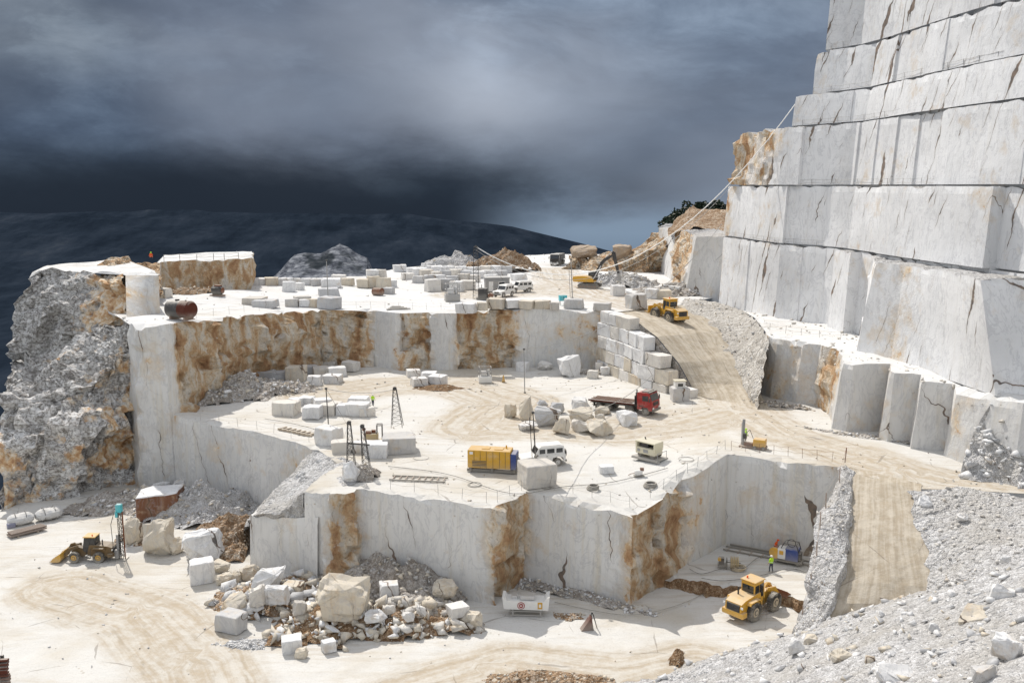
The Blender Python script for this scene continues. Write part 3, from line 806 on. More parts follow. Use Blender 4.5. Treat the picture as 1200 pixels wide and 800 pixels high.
# ------------------------------------------------------------ left crag
lt = [(34,326,13.6),(50,317,12.9),(75,318,12.9),(110,320,12.9),(147,322,12.9),(150,323,12.9),(186,324,12.9)]
L1 = [P(*q) for q in lt]
m1 = [at_d(14,362,139), at_d(40,362,137), at_d(75,360,136), at_d(110,352,135), at_d(145,346,133)]
r0 = [at_d(12,415,140), at_d(40,414,138), at_d(72,400,136), at_d(110,386,134), at_d(147,371,131.5)]
r0 = [q-Vector((0,0,.8)) for q in r0]
structure(loft('left_crag_head', [L1[:5], m1, r0], .7, 1.0, M['crag'], .4, crag=True, stain=[[0,0,.2,.5,.75],[0,0,.2,.6,.95],[0,.1,.2,.5,.9]]))
V, F, S, row = strip([P(147,322.5,12.9), P(186,322.6,12.9), P(186,322.6,12.9)+Vector((-5.5,12,0))],
                     [P(148,373,17.7)-Vector((0,0,1)), P(187,361,17.7)-Vector((0,0,1)), P(187,361,17.7)+Vector((-5.5,12,-1))], [.38,.38,.3], [.03,.03,.03], .7, 3)
edge = [L1[0],L1[1],L1[2],L1[3]]
tv, tf, ta = poly_fill(edge+row+[P(178,316,13), P(150,307,13), P(120,306,13), P(60,311,13), P(40,318,13.2)], Flat(L1[1].z), 1.0, .5, roads=[])
structure(combine('left_crag_block', [(V,F,0,S,None),(tv,tf,1,None,ta)], [M['wall'], M['groundw']]))
# second block behind, ochre face
t = [P(120,306,13.2), P(150,313,13.2), P(176,322,13.2)]
s2t = [(183,309,13.2,.2,.1),(193,306,13.2,.8,.5),(240,304,13.2,1,.6),(289,303,13.2,1,.6),(293,302,13.2,1,.5)]
t2 = [P(*q[:3]) for q in s2t]
D = t2[2].y
b2 = [Vector((q.x-.5, q.y-1.5, CAMZ-19.5)) for q in t2]
V, F, S, row = strip(t2+[t2[-1]+Vector((-4.6,18,0))], b2+[b2[-1]+Vector((-4.6,18,0))], [q[3] for q in s2t]+[.8], [q[4] for q in s2t]+[.5], .8, 17)
tv, tf, ta = poly_fill(row+[row[0]+Vector((-6,20,0))], Flat(row[0].z), 1.2, .4, roads=[])
structure(combine('left_back_block', [(V,F,0,S,None),(tv,tf,1,None,ta)], [M['wall'], M['groundw']]))
structure(loft('left_broken_edge', [[at_d(118,308,160),at_d(132,303,162),at_d(150,304,162),at_d(178,307,160),at_d(186,306,160)],
    [at_d(116,316,152),at_d(130,314,150),at_d(150,316,149),at_d(180,330,147),at_d(190,333,147)],[at_d(120,330,147),at_d(135,335,146),at_d(155,338,145),at_d(180,346,144),at_d(192,344,144)]], .7,.7,M['ochre'],.4,crag=True))
# lower crag: slope then cliff
a0 = [q+Vector((0,1.5,.6)) for q in r0]
a0[-1] = P(152,376,17.7)
a1 = [at_d(6,470,115), at_d(30,466,115), at_d(65,458,115.5), at_d(105,446,116.5), at_d(146,425,119.5)]
a2 = [at_d(3,520,112), at_d(30,505,112), at_d(65,500,112.5), at_d(105,500,114), at_d(150,480,119)]
a3 = [at_d(4,560,109.5), at_d(30,548,110.5), at_d(65,545,111.5), at_d(105,538,114), at_d(155,520,119)]
a4 = [at_d(6,618,106), at_d(30,604,109), at_d(65,592,111), at_d(110,582,114), at_d(162,566,118.6)]
for r_ in (a0,a1,a2,a3,a4): r_.append(r_[-1]+Vector((3.0,1.6,0)))
structure(loft('left_crag', [a0,a1,a2,a3,a4], .75, 1.5, M['crag'], .35, crag=True,
    stain=[[.3,.2,.25,.3,.4,.4],[.2,.3,.25,.35,.45,.45],[.4,.3,.4,.45,.55,.5],[.6,.5,.35,.45,.55,.5],[.6,.6,.4,.45,.55,.5]]))
structure(loft('left_crag_flank', [[a0[0]+Vector((-1.5,22,-4)),a1[0]+Vector((-3,22,-4)),a2[0]+Vector((-4,22,-4)),a4[0]+Vector((-4,22,-4))],[a0[0],a1[0],a2[0],a4[0]]], .9, .9, M['crag'], .35, crag=True))

# ------------------------------------------------------------ road down, berm and foreground slopes on the right
ridge = [P(985,547,28.2), P(978,572,29.2), P(962,602,30.3), P(955,625,31.2), P(951,660,33), P(944,700,35.4), P(932,735,37.9), P(926,748,38.9)]
rl = [P(1003,556,28.3), P(1000,585,29.4), P(997,615,30.6), P(993,645,31.9), P(990,680,33.4), P(984,705,34.6), P(972,728,36), P(950,752,37.6)]
rr = [P(1068,573,28.3), P(1072,600,29.4), P(1076,630,30.6), P(1081,655,31.7), P(1086,685,33), P(1090,705,34), P(1092,730,35.3), P(1090,765,37)]
mid_r = [(a+b)/2 for a, b in zip(rl, rr)]
zo = lambda i: .07 if i < 2 else -.12
rlx = [P(1002,549,28.2)]+rl; rrx = [P(1069,565,28.2)]+rr; rlx[1] = rlx[1].copy(); 
structure(loft('haul_road', [[a+(a-b)*.10+Vector((0,0,zo(i))) for i,(a,b) in enumerate(zip(rlx, rrx))], [a+(a-b)*.16+Vector((0,0,zo(i))) for i,(a,b) in enumerate(zip(rrx, rlx))]], .5, .12, M['road'], .3, edge=2, col_attr='uv'))
crest = [a.lerp(b,.45)+Vector((0,0,[.5,.9,.9,.9,.9,.8,.6,.2][i])) for i,(a,b) in enumerate(zip(ridge, rl))]
crest2 = [a.lerp(b,.9)+Vector((0,0,[.2,.4,.5,.6,.8,.8,.6,.1][i])) for i,(a,b) in enumerate(zip(ridge, rl))]
berm = structure(loft('road_berm', [ridge, crest, crest2, rl], .35, .18, M['gravelw'], .5, wob=.5))
pitw = [Vector((p.x+.6, p.y-.4, -.6)) for p in ridge]
V, F, S, row = strip(ridge, pitw, [.1]*8, [.25]*8, .7, 31)
structure(combine('pit_side_wall', [(V,F,0,S,None)], [M['low']]))
A = [P(1068,573,28.1), P(1120,574,28.1), P(1200,579,28.0), P(1330,590,27.6)]
B = [P(1076,628,30.6), P(1130,628,29.6), P(1200,632,28.8), P(1330,640,27.8)]
C2= [P(1090,704,34.0), P(1140,692,31.3), P(1200,678,29.3), P(1330,660,27.6)]
bank2 = structure(loft('right_gravel_bank', [A, B, C2], .4, .25, M['gravelw'], .35, wob=1.0))
N0 = [P(715,806,39.2), P(780,786,39.3), P(840,768,39.2), P(900,752,38.6), P(950,735,37.8), P(1000,714,36.2), P(1090,693,33.8), P(1140,686,31.4), P(1200,668,29.2), P(1330,645,27.4)]
N1 = [P(700,815,38.9), P(765,796,38.4), P(835,776,37.2), P(900,758,35.9), P(950,738,34.3), P(1000,720,32.7), P(1090,694,30.0), P(1140,685,28.6), P(1200,664,27.2), P(1330,640,25)]
N2 = [P(690,850,38.9), P(770,830,37.8), P(830,815,36.3), P(890,805,34.2), P(940,795,32.0), P(1000,780,29.8), P(1090,760,27), P(1140,750,25.6), P(1200,740,24.4), P(1330,730,22.4)]
N3 = [P(690,930,37.5), P(770,920,36), P(830,910,34), P(890,900,31), P(940,895,28.6), P(1000,890,26.4), P(1090,880,23.8), P(1140,875,22.6), P(1200,870,21.4), P(1330,860,19.4)]
N4 = [P(650,1200,30), P(760,1200,28), P(830,1200,26), P(890,1200,24), P(940,1200,22), P(1000,1200,20), P(1090,1200,18), P(1140,1200,16), P(1200,1200,15), P(1330,1200,14)]
near = structure(loft('foreground_slope', [N0,N1,N2,N3,N4], .4, .45, M['gravelw'], .3))
# gravel tongue spilling from the middle yard
sp_ = [[P(352,572,38.8), P(368,529,29.6), P(400,535,29.2), P(428,546,29.3), P(440,552,29.4)],
       [P(318,592,38.8), P(332,564,32.3), P(362,558,30.6), P(398,560,29.3), P(415,568,29.5)],
       [P(286,622,38.8), P(296,603,33.4), P(326,600,32.5), P(352,585,31.2), P(358,577,30.2)],
       [P(278,630,39.2), P(294,607,34.2), P(326,609,33.8), P(350,610,33.2), P(360,609,32.9)]]
tongue = structure(loft('gravel_tongue', sp_, .45, .3, M['gravelw'], .6, wob=.6))
# rubble slope at the right, below the buttress
rs_ = [[P(1166,462,20.6), P(1200,458,20.3), P(1330,462,20)],[P(1145,500,24.0), P(1200,510,24), P(1330,520,24)],[P(1122,562,28.4), P(1200,574,28.4), P(1330,584,28.4)]]
rub_r = structure(loft('right_rubble_slope', rs_, .5, .6, M['gravelw'], .5))

# ------------------------------------------------------------ far country
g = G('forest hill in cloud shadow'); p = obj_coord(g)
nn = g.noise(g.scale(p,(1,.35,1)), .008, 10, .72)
g.surf(g.ramp(nn, [(.36,(.010,.015,.023)),(.5,(.016,.023,.034)),(.62,(.024,.032,.045)),(.78,(.045,.053,.064))]), 1.0, g.noise(p,.03,6,.7), .3, 5, spec=0)  # cloud shade and bluish haze are put into these dark tones
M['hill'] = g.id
g = G('distant marble in cloud shade'); p = obj_coord(g)
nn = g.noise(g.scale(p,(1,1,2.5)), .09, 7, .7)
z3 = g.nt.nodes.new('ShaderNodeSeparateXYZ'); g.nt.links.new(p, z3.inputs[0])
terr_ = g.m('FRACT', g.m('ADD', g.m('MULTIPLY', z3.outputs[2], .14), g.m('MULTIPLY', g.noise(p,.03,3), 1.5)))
cc_ = g.ramp(nn, [(.38,(.07,.075,.09)),(.5,(.16,.17,.19)),(.62,(.30,.31,.33))])  # pale stone darkened to blue grey: cloud shade painted into the colour
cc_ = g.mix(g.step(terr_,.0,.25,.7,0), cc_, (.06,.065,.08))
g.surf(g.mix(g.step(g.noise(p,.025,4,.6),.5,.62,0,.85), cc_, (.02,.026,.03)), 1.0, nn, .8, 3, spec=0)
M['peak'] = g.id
hx = [-900,-300,0,100,200,300,400,480,540,570,600,640,680,740,820,950,1300,1900]
hy = [258,252,250,248,246,248,250,252,259,262,266,275,285,300,312,318,322,325]
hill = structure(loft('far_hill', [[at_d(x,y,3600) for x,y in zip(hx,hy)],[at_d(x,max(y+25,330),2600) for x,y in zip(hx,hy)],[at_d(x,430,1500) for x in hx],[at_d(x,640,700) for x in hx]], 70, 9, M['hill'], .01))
px_ = [300,322,336,346,357,376,388,398,408,418,430,436,452,470]
py_ = [334,322,310,300,297,297,290,285,290,296,302,316,321,336]
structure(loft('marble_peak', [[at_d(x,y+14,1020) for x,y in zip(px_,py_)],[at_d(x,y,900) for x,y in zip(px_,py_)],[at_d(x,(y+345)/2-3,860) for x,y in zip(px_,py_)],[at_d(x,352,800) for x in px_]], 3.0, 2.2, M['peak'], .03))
# ------------------------------------------------------------ stones one can tell apart
ORD = ['leftmost','second','third','fourth','fifth','sixth','seventh','eighth','ninth','tenth','eleventh','twelfth','thirteenth','fourteenth','fifteenth','sixteenth']
def ordinal(i, n):
    if i == 0: return 'leftmost'
    if i == n-1: return 'rightmost'
    return ORD[i]+' from the left'
def nz_detail(bm, amp, f, off):
    for v in bm.verts:
        k = fbm(v.co*f+off, 3)*amp; v.co += v.co.normalized()*k
_seed = [100]
def rough_block(bm, m, rng):
    bmesh.ops.bevel(bm, geom=bm.edges[:], offset=m*.035, segments=1, affect='EDGES')
    bmesh.ops.triangulate(bm, faces=[f for f in bm.faces if len(f.verts) > 4])
    bmesh.ops.subdivide_edges(bm, edges=[e for e in bm.edges if e.calc_length() > m*.2], cuts=3, use_grid_fill=True)
    off = Vector((rng.uniform(0,90), rng.uniform(0,90), 0))
    for v in bm.verts:
        q = v.co*(1.6/m)+off; k = m*.05
        v.co += Vector((fbm(q,3), fbm(q+Vector((5,0,0)),3), fbm(q+Vector((0,5,0)),3)))*k
def stone(name, px0, px1, py0, py1, surf, mat, kind='boulder', label=None, cat=None, group=None, rz=None, base=None, hk=.95, depth=1.1):
    """one boulder or sawn block filling the image box; its foot rests on the level"""
    _seed[0] += 1; rng = random.Random(_seed[0])
    cx = (px0+px1)/2
    foot = P(cx, py1, surf) if base is None else base
    s = ppm(foot); w = (px1-px0)/s; h = max(.35, (py1-py0)*hk/s)
    d = w*.75*depth
    if kind == 'block':
        bm = bmesh.new(); bmesh.ops.create_cube(bm, size=1)
        j = .035
        for v in bm.verts:
            v.co = Vector((v.co.x*w*(1+rng.uniform(-j,j)*2), v.co.y*d*(1+rng.uniform(-j,j)*3), v.co.z*h*(1+rng.uniform(-j,j)*2)))+Vector((rng.uniform(-j,j)*w, rng.uniform(-j,j)*d, 0))
        for _ in range(rng.choice((0,1,1,2))):     # broken corners
            n = Vector((rng.choice((-1,1))*rng.uniform(.4,1), rng.choice((-1,-1,1))*rng.uniform(.4,1), rng.uniform(-.2,1))).normalized()
            c = Vector((math.copysign(w*.5,n.x), math.copysign(d*.5,n.y), math.copysign(h*.5,n.z)))*rng.uniform(.78,.93)
            bmesh.ops.bisect_plane(bm, geom=bm.verts[:]+bm.edges[:]+bm.faces[:], plane_co=c, plane_no=n, clear_outer=True)
            bmesh.ops.holes_fill(bm, edges=[e for e in bm.edges if e.is_boundary])
        rough_block(bm, min(w,h,d), rng)
    else:
        bm = hull_rock(rng, 20, .5)
        bmesh.ops.bevel(bm, geom=bm.edges[:], offset=.035, segments=1, affect='EDGES')
        bmesh.ops.triangulate(bm, faces=bm.faces)
        bmesh.ops.subdivide_edges(bm, edges=bm.edges[:], cuts=2, use_grid_fill=True)
        nz_detail(bm, .17, 2.6, Vector((rng.uniform(0,50),0,0)))
        mx = [max(abs(v.co[k]) for v in bm.verts) for k in range(3)]
        for v in bm.verts: v.co = Vector((v.co.x/mx[0]*w*.5, v.co.y/mx[1]*d*.5, v.co.z/mx[2]*h*.55))
    mz = min(v.co.z for v in bm.verts)
    ang = rng.uniform(-.5,.5) if rz is None else rz
    for v in bm.verts: v.co.z -= mz
    me = bpy.data.meshes.new(name); bmesh.ops.recalc_face_normals(bm, faces=bm.faces); bm.to_mesh(me); bm.free()
    me.materials.append(mat)
    o = bpy.data.objects.new(name, me); C.objects.link(o)
    o.location = foot+Vector((0, d*.42, -h*.04)); 
    if kind != 'block': o.location.z -= h*.05
    o.rotation_euler = (0, 0, ang)
    tag(o, label, cat or ('marble block' if kind == 'block' else 'boulder'), group)
    return o
def row_of(items, label, group, surf, mat='block', kind='block', name='marble_block', **kw):
    items = sorted(items, key=lambda q: q[0]+q[1]); n = len(items)
    for i, q in enumerate(items):
        m = q[4] if len(q) > 4 else mat
        sf = surf(q) if callable(surf) else surf
        stone(name, q[0], q[1], q[2], q[3], sf, M[m], kind, label % ordinal(i, n), None, group, **kw)

# boulders in the middle yard
BL = 'block'; 
mb = [(591,607,472,490,'blockb','brownish squat boulder at the left end of the boulder pile in the middle yard'),
 (606,626,460,494,'blockb','tall ochre and white boulder standing up in the boulder pile in the middle yard'),
 (625,660,476,501,'blockg','long sloping grey slab in the middle of the boulder pile in the middle yard'),
 (606,631,495,506,'block','low flat white boulder in front of the tall ochre boulder'),
 (648,669,485,510,'blockb','upright white and brown streaked boulder in front of the sloping grey slab'),
 (669,692,465,484,'block','white boulder at the back of the pile, nearest the flatbed truck tail'),
 (665,698,479,494,'blockb','tan topped boulder resting in the middle of the boulder pile'),
 (668,695,491,507,'block','pale boulder under the tan topped boulder'),
 (685,719,492,511,'blockb','large boulder with a brown right side at the front of the boulder pile'),
 (698,716,475,487,'blockb','small pointed ochre boulder beside the flatbed truck wheels'),
 (720,748,480,500,'block','big pale angular boulder at the right end of the boulder pile'),
 (629,642,468,480,'blockg','small grey boulder behind the sloping slab'),
 (644,662,471,485,'blockg','grey boulder between the sloping slab and the white back boulder'),
 (696,712,484,494,'block','small white boulder between the tan boulder and the big pale one')]
for x0,x1,y0,y1,m,l in mb: stone('boulder',x0,x1,y0,y1,'M',M[m],'boulder',l,None,'boulders piled in the middle yard')
wb = [(651,682,416,442,'block','biggest white boulder at the foot of the back quarry wall','boulder'),
 (630,649,423,434,'block','rounded white boulder left of the biggest one at the back wall','boulder'),
 (606,619,424,436,'block','small white block by the pole at the back wall','block'),
 (689,701,434,444,'block','small cubic white stone right of the biggest boulder at the back wall','block'),
 (698,706,424,438,'block','thin upright white slab leaning near the back wall','block'),
 (704,714,430,440,'block','short white slab fallen beside the leaning one','block'),
 (718,731,430,438,'blockg','grey flat stone left of the rough heap by the stacked block wall','boulder'),
 (729,748,421,437,'blockb','rough brown stone at the foot of the stacked block wall','boulder'),
 (751,767,427,440,'block','bright white angular stone at the foot of the stacked block wall','boulder'),
 (774,789,442,459,'block','white leaning stone beside the block that carries the cabin','boulder')]
for x0,x1,y0,y1,m,l,k in wb: stone('boulder' if k!='block' else 'marble_block',x0,x1,y0,y1,'M',M[m],k,l,None,'loose stones at the foot of the back wall')
row_of([(298,320,435,447,'blockg'),(319,335,435,446,'blockg'),(335,357,429,447,'blockb'),(356,371,428,438,'blockg'),(366,384,430,441,'blockg'),(372,393,424,431,'blockg'),(384,404,430,441),(401,419,424,435)],
  'block, %s, in the back row under the long ochre wall','blocks under the ochre wall','M')
row_of([(360,375,440,452),(378,398,440,450)],'small white block, %s, in front of the ochre wall row','blocks under the ochre wall','M')
row_of([(320,347,471,487),(354,375,476,491),(374,393,474,487),(394,414,474,487),(405,431,473,488),(419,437,477,488)],'white block, %s, front row of the pile left of the worker','block pile in the middle yard','M')
row_of([(338,353,467,476),(351,367,465,474),(367,386,468,477),(387,400,471,479),(408,431,466,474)],'white block, %s, back row of the pile left of the worker','block pile in the middle yard','M')
row_of([(476,492,433,442),(482,500,443,453),(494,511,436,448),(503,522,440,452)],'white block, %s, in the small group before the central wall','small group of blocks before the central wall','M')
# blocks that carry poles
stone('marble_block',370,397,498,523,'M',M['block'],'block','white block carrying the thin dark pole left of the drill gantries',None,'blocks that carry poles',hk=.85)
stone('marble_block',388,410,517,531,'M',M['block'],'block','white block wedged beside the leaning twin masts',None,'blocks round the masts')
stone('marble_block',412,430,518,531,'M',M['block'],'block','white block behind the leaning twin masts',None,'blocks round the masts')
stone('marble_block',427,453,519,537,'M',M['block'],'block','white block between the twin masts and the grey block',None,'blocks round the masts')
gb = stone('marble_block',446,485,512,532,'M',M['blockg'],'block','wide grey block carrying the tall lattice mast',None,'blocks that carry poles',rz=.12)
stone('marble_block',398,421,538,566,'M',M['block'],'boulder','white broken block under the leaning twin masts',None,'blocks that carry poles')
stone('marble_block',610,648,541,571,'M',M['blockg'],'block','rough white block carrying the pole in front of the white off-road car',None,'blocks that carry poles',rz=.35)
stone('marble_block',788,807,453,471,'M',M['blockg'],'block','grey block carrying the small white cabin beside the ramp',None,'blocks that carry poles',rz=.1)
stone('marble_block',703,719,546,555,'M',M['block'],'block','small lone white block lying near the pit edge, left of the orange pump',None,None)
# plateau
row_of([(535,558,355,367),(559,571,354,364,'blockb'),(571,591,350,362,'blockb'),(591,609,351,361),(609,626,352,362,'blockb'),(626,645,352,362,'blockb'),(644,655,354,363,'blockg'),(697,716,355,364,'blockg')],
  'kerb block, %s, in the row along the plateau edge','kerb blocks on the plateau edge','U')
stone('marble_block',661,684,350,362,'U',M['blockg'],'block','grey block on the plateau edge carrying the twin poles',None,'blocks that carry poles')
stone('marble_block',717,732,334,347,'U',M['block'],'block','single cream white block right of the excavator breaker',None,None)
stone('marble_block',736,757,344,362,'U',M['blockg'],'block','large grey block standing in front of the loader on the ramp',None,None,rz=.3)
row_of([(757,772,338,350),(766,787,340,350,'blockb'),(785,798,335,345)],'flat slab, %s, behind the loader on the ramp','slabs behind the ramp loader','U')
row_of([(295,310,326,335),(310,325,325,335,'blockb'),(325,341,326,335),(341,352,326,334),(352,364,326,334),(363,376,327,335,'blockg')],'pale block, %s, low row on the far left plateau edge','low row on the far left plateau edge','U')
row_of([(331,345,330,342),(344,355,331,340)],'white cube, %s of the pair standing on the open plateau','pair of cubes on the open plateau','U')
row_of([(284,308,349,358,'blockg'),(296,322,352,361,'blockg'),(334,348,350,360,'blockg'),(344,362,347,357,'blockg'),(350,362,351,360),(360,373,350,360,'blockb')],'grey block, %s, in the loose line near the plateau edge','loose line of grey blocks near the plateau edge','U')
stone('marble_block',373,396,348,362,'U',M['blockg'],'block','grey block on the plateau carrying a single tall pole',None,'blocks that carry poles')
row_of([(372,395,338,348,'blockg'),(376,398,326,337),(388,404,322,330),(399,413,326,335,'blockb')],'block, %s, in the cluster behind the single pole','cluster behind the single pole','U')
row_of([(418,433,327,337,'blockb'),(430,444,323,337,'blockb'),(442,456,325,338,'blockb'),(452,464,328,337)],'lower block, %s, of the tall stack on the plateau','tall block stack','U')
f_ = P(437,336,'U')
for q,l in (((429,443,312,326),'top left block of the tall stack on the plateau'),((441,452,314,328),'top right block of the tall stack on the plateau')):
    sx = P((q[0]+q[1])/2, 336, 'U'); sx.z += 1.6
    stone('marble_block',q[0],q[1],q[2],q[3],'U',M['block'],'block',l,None,'tall block stack',base=sx,hk=.75)
rngb = random.Random(77)
def field(y, x0, x1, n, hh, lab, wv=(11,17)):
    it = []; x = x0; 
    for i in range(n):
        w = rngb.uniform(*wv); xc = x0+(x1-x0)*(i+.5)/n+rngb.uniform(-2,2); yy = y+rngb.uniform(-1.2,1.2)
        it.append((xc-w/2, xc+w/2, yy-hh*rngb.uniform(.8,1.15), yy, rngb.choice(['block','block','block','blockg'])))
    row_of(it, 'white block, %s, '+lab, 'field of white blocks on the plateau', 'U')
field(319.5, 462, 600, 11, 8, 'farthest row of the plateau block field')
field(325, 480, 592, 9, 9, 'second farthest row of the plateau block field')
field(331, 486, 560, 6, 10, 'third farthest row of the plateau block field')
field(341, 500, 556, 4, 14, 'front row of the plateau block field',(13,17))
row_of([(568,582,322,331),(583,596,324,332),(600,616,321,329),(470,484,320,328)],'white block, %s, of the four outlying the block field','outlying blocks round the block field','U')
row_of([(494,503,308,316),(505,517,312,320),(519,530,311,319),(533,546,312,321),(548,558,313,321)],'white block, %s, of the high ones behind the block field','highest blocks at the back of the block field','U')

# stacked block wall that holds the ramp
names = ['bottom','second','third','fourth','fifth','top']
plen = [0]
for a_, b_ in zip(RL[:-1], RL[1:]): plen.append(plen[-1]+Vector((b_.x-a_.x, b_.y-a_.y)).length)
def on_rl(s_):
    for i in range(len(RL)-1):
        if s_ <= plen[i+1] or i == len(RL)-2:
            t_ = (s_-plen[i])/(plen[i+1]-plen[i]); p_ = RL[i].lerp(RL[i+1], min(1,t_)); d_ = (RL[i+1]-RL[i]); d_.z = 0; return p_, d_.normalized()
rngw = random.Random(5); cols_ = {}
lay = 0; zb_ = 9.4
while zb_ < 19.2:
    hh = rngw.uniform(1.85,2.2); s_ = rngw.uniform(-.4,.3); k = 0; lst = []
    while s_ < plen[-1]-.6:
        w = rngw.uniform(2.3,4.0); p_, d_ = on_rl(s_+w/2)
        if zb_+hh*.6 < p_.z+.35: lst.append((p_, d_, w))
        s_ += w+.06
    for i, (p_, d_, w) in enumerate(lst):
        nrm_ = Vector((d_.y,-d_.x,0)); setb = .10*lay
        bm = bmesh.new(); bmesh.ops.create_cube(bm, size=1)
        for v in bm.verts: v.co = Vector((v.co.x*w+rngw.uniform(-.09,.09), v.co.y*1.9+rngw.uniform(-.12,.12), v.co.z*(hh-.05)+rngw.uniform(-.05,.05)))
        rough_block(bm, 1.7, rngw)
        me = bpy.data.meshes.new('wall_block'); bm.to_mesh(me); bm.free(); me.materials.append(M[rngw.choice(['block','block','block','blockb'])])
        o = bpy.data.objects.new('wall_block', me); C.objects.link(o)
        o.location = Vector((p_.x,p_.y,0))+nrm_*(1.55-setb+rngw.uniform(-.12,.12))+Vector((0,0,zb_+hh/2))
        o.rotation_euler = (0,0,math.atan2(d_.y,d_.x)+rngw.uniform(-.04,.04))
        tag(o, 'stacked retaining block under the ramp, %s of course %s from the ground' % (ordinal(i,len(lst)) if len(lst) > 1 else 'only one', ['one','two','three','four','five','six','seven','eight'][lay]), 'marble block', 'stacked retaining blocks under the ramp')
    zb_ += hh; lay += 1

# lower left and foreground boulders
fp = [(209,260,623,664,'block','huge bright white boulder beside the pale cube at the left rubble heap','boulder'),
 (221,247,657,684,'block','pale square cut cube in front of the huge white boulder','block'),
 (246,269,658,672,'blockb','small cream stone tucked behind the pale cube','boulder'),
 (250,275,672,687,'blockb','pinkish flat stone right of the pale cube','boulder'),
 (266,282,669,684,'blockb','narrow brown stone between the pinkish stone and the cut wall','boulder'),
 (277,305,662,681,'blockb','tan slab lying against the foot of the small cut block','boulder'),
 (289,330,667,693,'block','large pale sloping stone at the foot of the small cut block','boulder'),
 (275,296,684,697,'blockb','low pink stone at the left edge of the big rubble pile','boulder'),
 (252,291,698,727,'blockb','brown wedge boulder at the lower left of the big rubble pile','boulder'),
 (254,285,720,742,'blockg','flat grey cut stone in front of the brown wedge boulder','block'),
 (290,311,684,713,'block','upright white slab left in the big rubble pile','boulder'),
 (307,336,686,711,'block','pale boulder right of the upright slab in the rubble pile','boulder'),
 (332,353,685,695,'blockb','pink slab near the top of the rubble pile','block'),
 (341,360,704,723,'blockg','grey diamond shaped stone in the middle of the rubble pile','boulder'),
 (364,432,674,730,'blockb','huge tan boulder dominating the rubble pile before the cut wall','boulder'),
 (400,432,700,719,'block','white stone on the right shoulder of the huge tan boulder','boulder'),
 (390,406,713,726,'block','small white pointed stone below the huge tan boulder','boulder'),
 (412,428,716,727,'block','small pale stone right of the pointed one below the tan boulder','boulder'),
 (444,466,683,703,'block','white block with a brown side right of the huge tan boulder','block'),
 (463,478,688,700,'blockb','brownish stone behind the white block with a brown side','boulder'),
 (329,352,748,766,'block','flat white stone at the front foot of the rubble pile','block'),
 (344,360,755,773,'blockb','narrow tilted stone beside the flat white one at the front','boulder'),
 (377,392,751,765,'block','small white square stone alone on the brown earth of the pile','block'),
 (426,452,718,733,'block','white stone over a dark gap at the right of the rubble pile','boulder'),
 (445,463,708,723,'block','bright white stone in the right half of the rubble pile','boulder'),
 (428,446,731,742,'blockb','tan stone below the stone over a dark gap','boulder'),
 (502,537,680,702,'blockb','brown and grey split boulder against the long cut wall','boulder'),
 (525,547,710,723,'block','white cut stone near the right end of the rubble pile','block'),
 (539,568,717,740,'blockb','big rounded grey tan boulder at the right end of the rubble pile','boulder'),
 (487,501,709,724,'block','small white leaning stone in the right part of the pile','boulder'),
 (504,516,726,740,'blockb','small tan stone near the right end of the pile','boulder'),
 (520,535,722,738,'block','pale upright stone left of the big rounded boulder','boulder'),
 (470,486,716,728,'block','pale stone in the white debris of the pile','boulder'),
 (162,200,605,653,'blockb','big cream boulder with a brown stripe beside the drilling loader','boulder'),
 (159,206,576,609,'rustrock','block with a dark red brown face and white top in the left rubble','block'),
 (139,165,606,640,'blockb','tan crumbling boulder between the drill mast and the cream boulder','boulder'),
 (188,214,628,650,'blockb','reddish stone behind the huge white boulder','boulder'),
 (147,160,575,590,'blockg','small grey stone left of the red brown block','boulder'),
 (175,197,566,577,'block','pale flat stone on the crest of the left rubble','boulder'),
 (198,220,562,575,'block','white stone on the crest of the left rubble by the cut wall','boulder'),
 (225,252,560,577,'blockb','ochre stone against the low left cut wall','boulder')]
M['rockb'] = marble('brown weathered stone', (.42,.33,.24), crack=1.0, stain=False, shift=True, tint=(.3,.2,.12), tintamt=.8)
M['rustrock'] = marble('red stained block', (.20,.095,.055), crack=1.0, stain=False, shift=True, tint=(.45,.33,.24), tintamt=.6)
for x0,x1,y0,y1,m,l,k in fp: stone('boulder' if k == 'boulder' else 'marble_block',x0,x1,y0,y1,(37.9 if (285 < x0 < 530 and y1 < 736) else 'F'),M[m],k,l,None,'boulders of the lower yard rubble')
for o in bpy.data.objects:
    if o.get('label','').startswith('block with a dark red brown'):
        o.data.materials.append(M['block'])
        for p_ in o.data.polygons:
            if p_.normal.z > .45: p_.material_index = 1

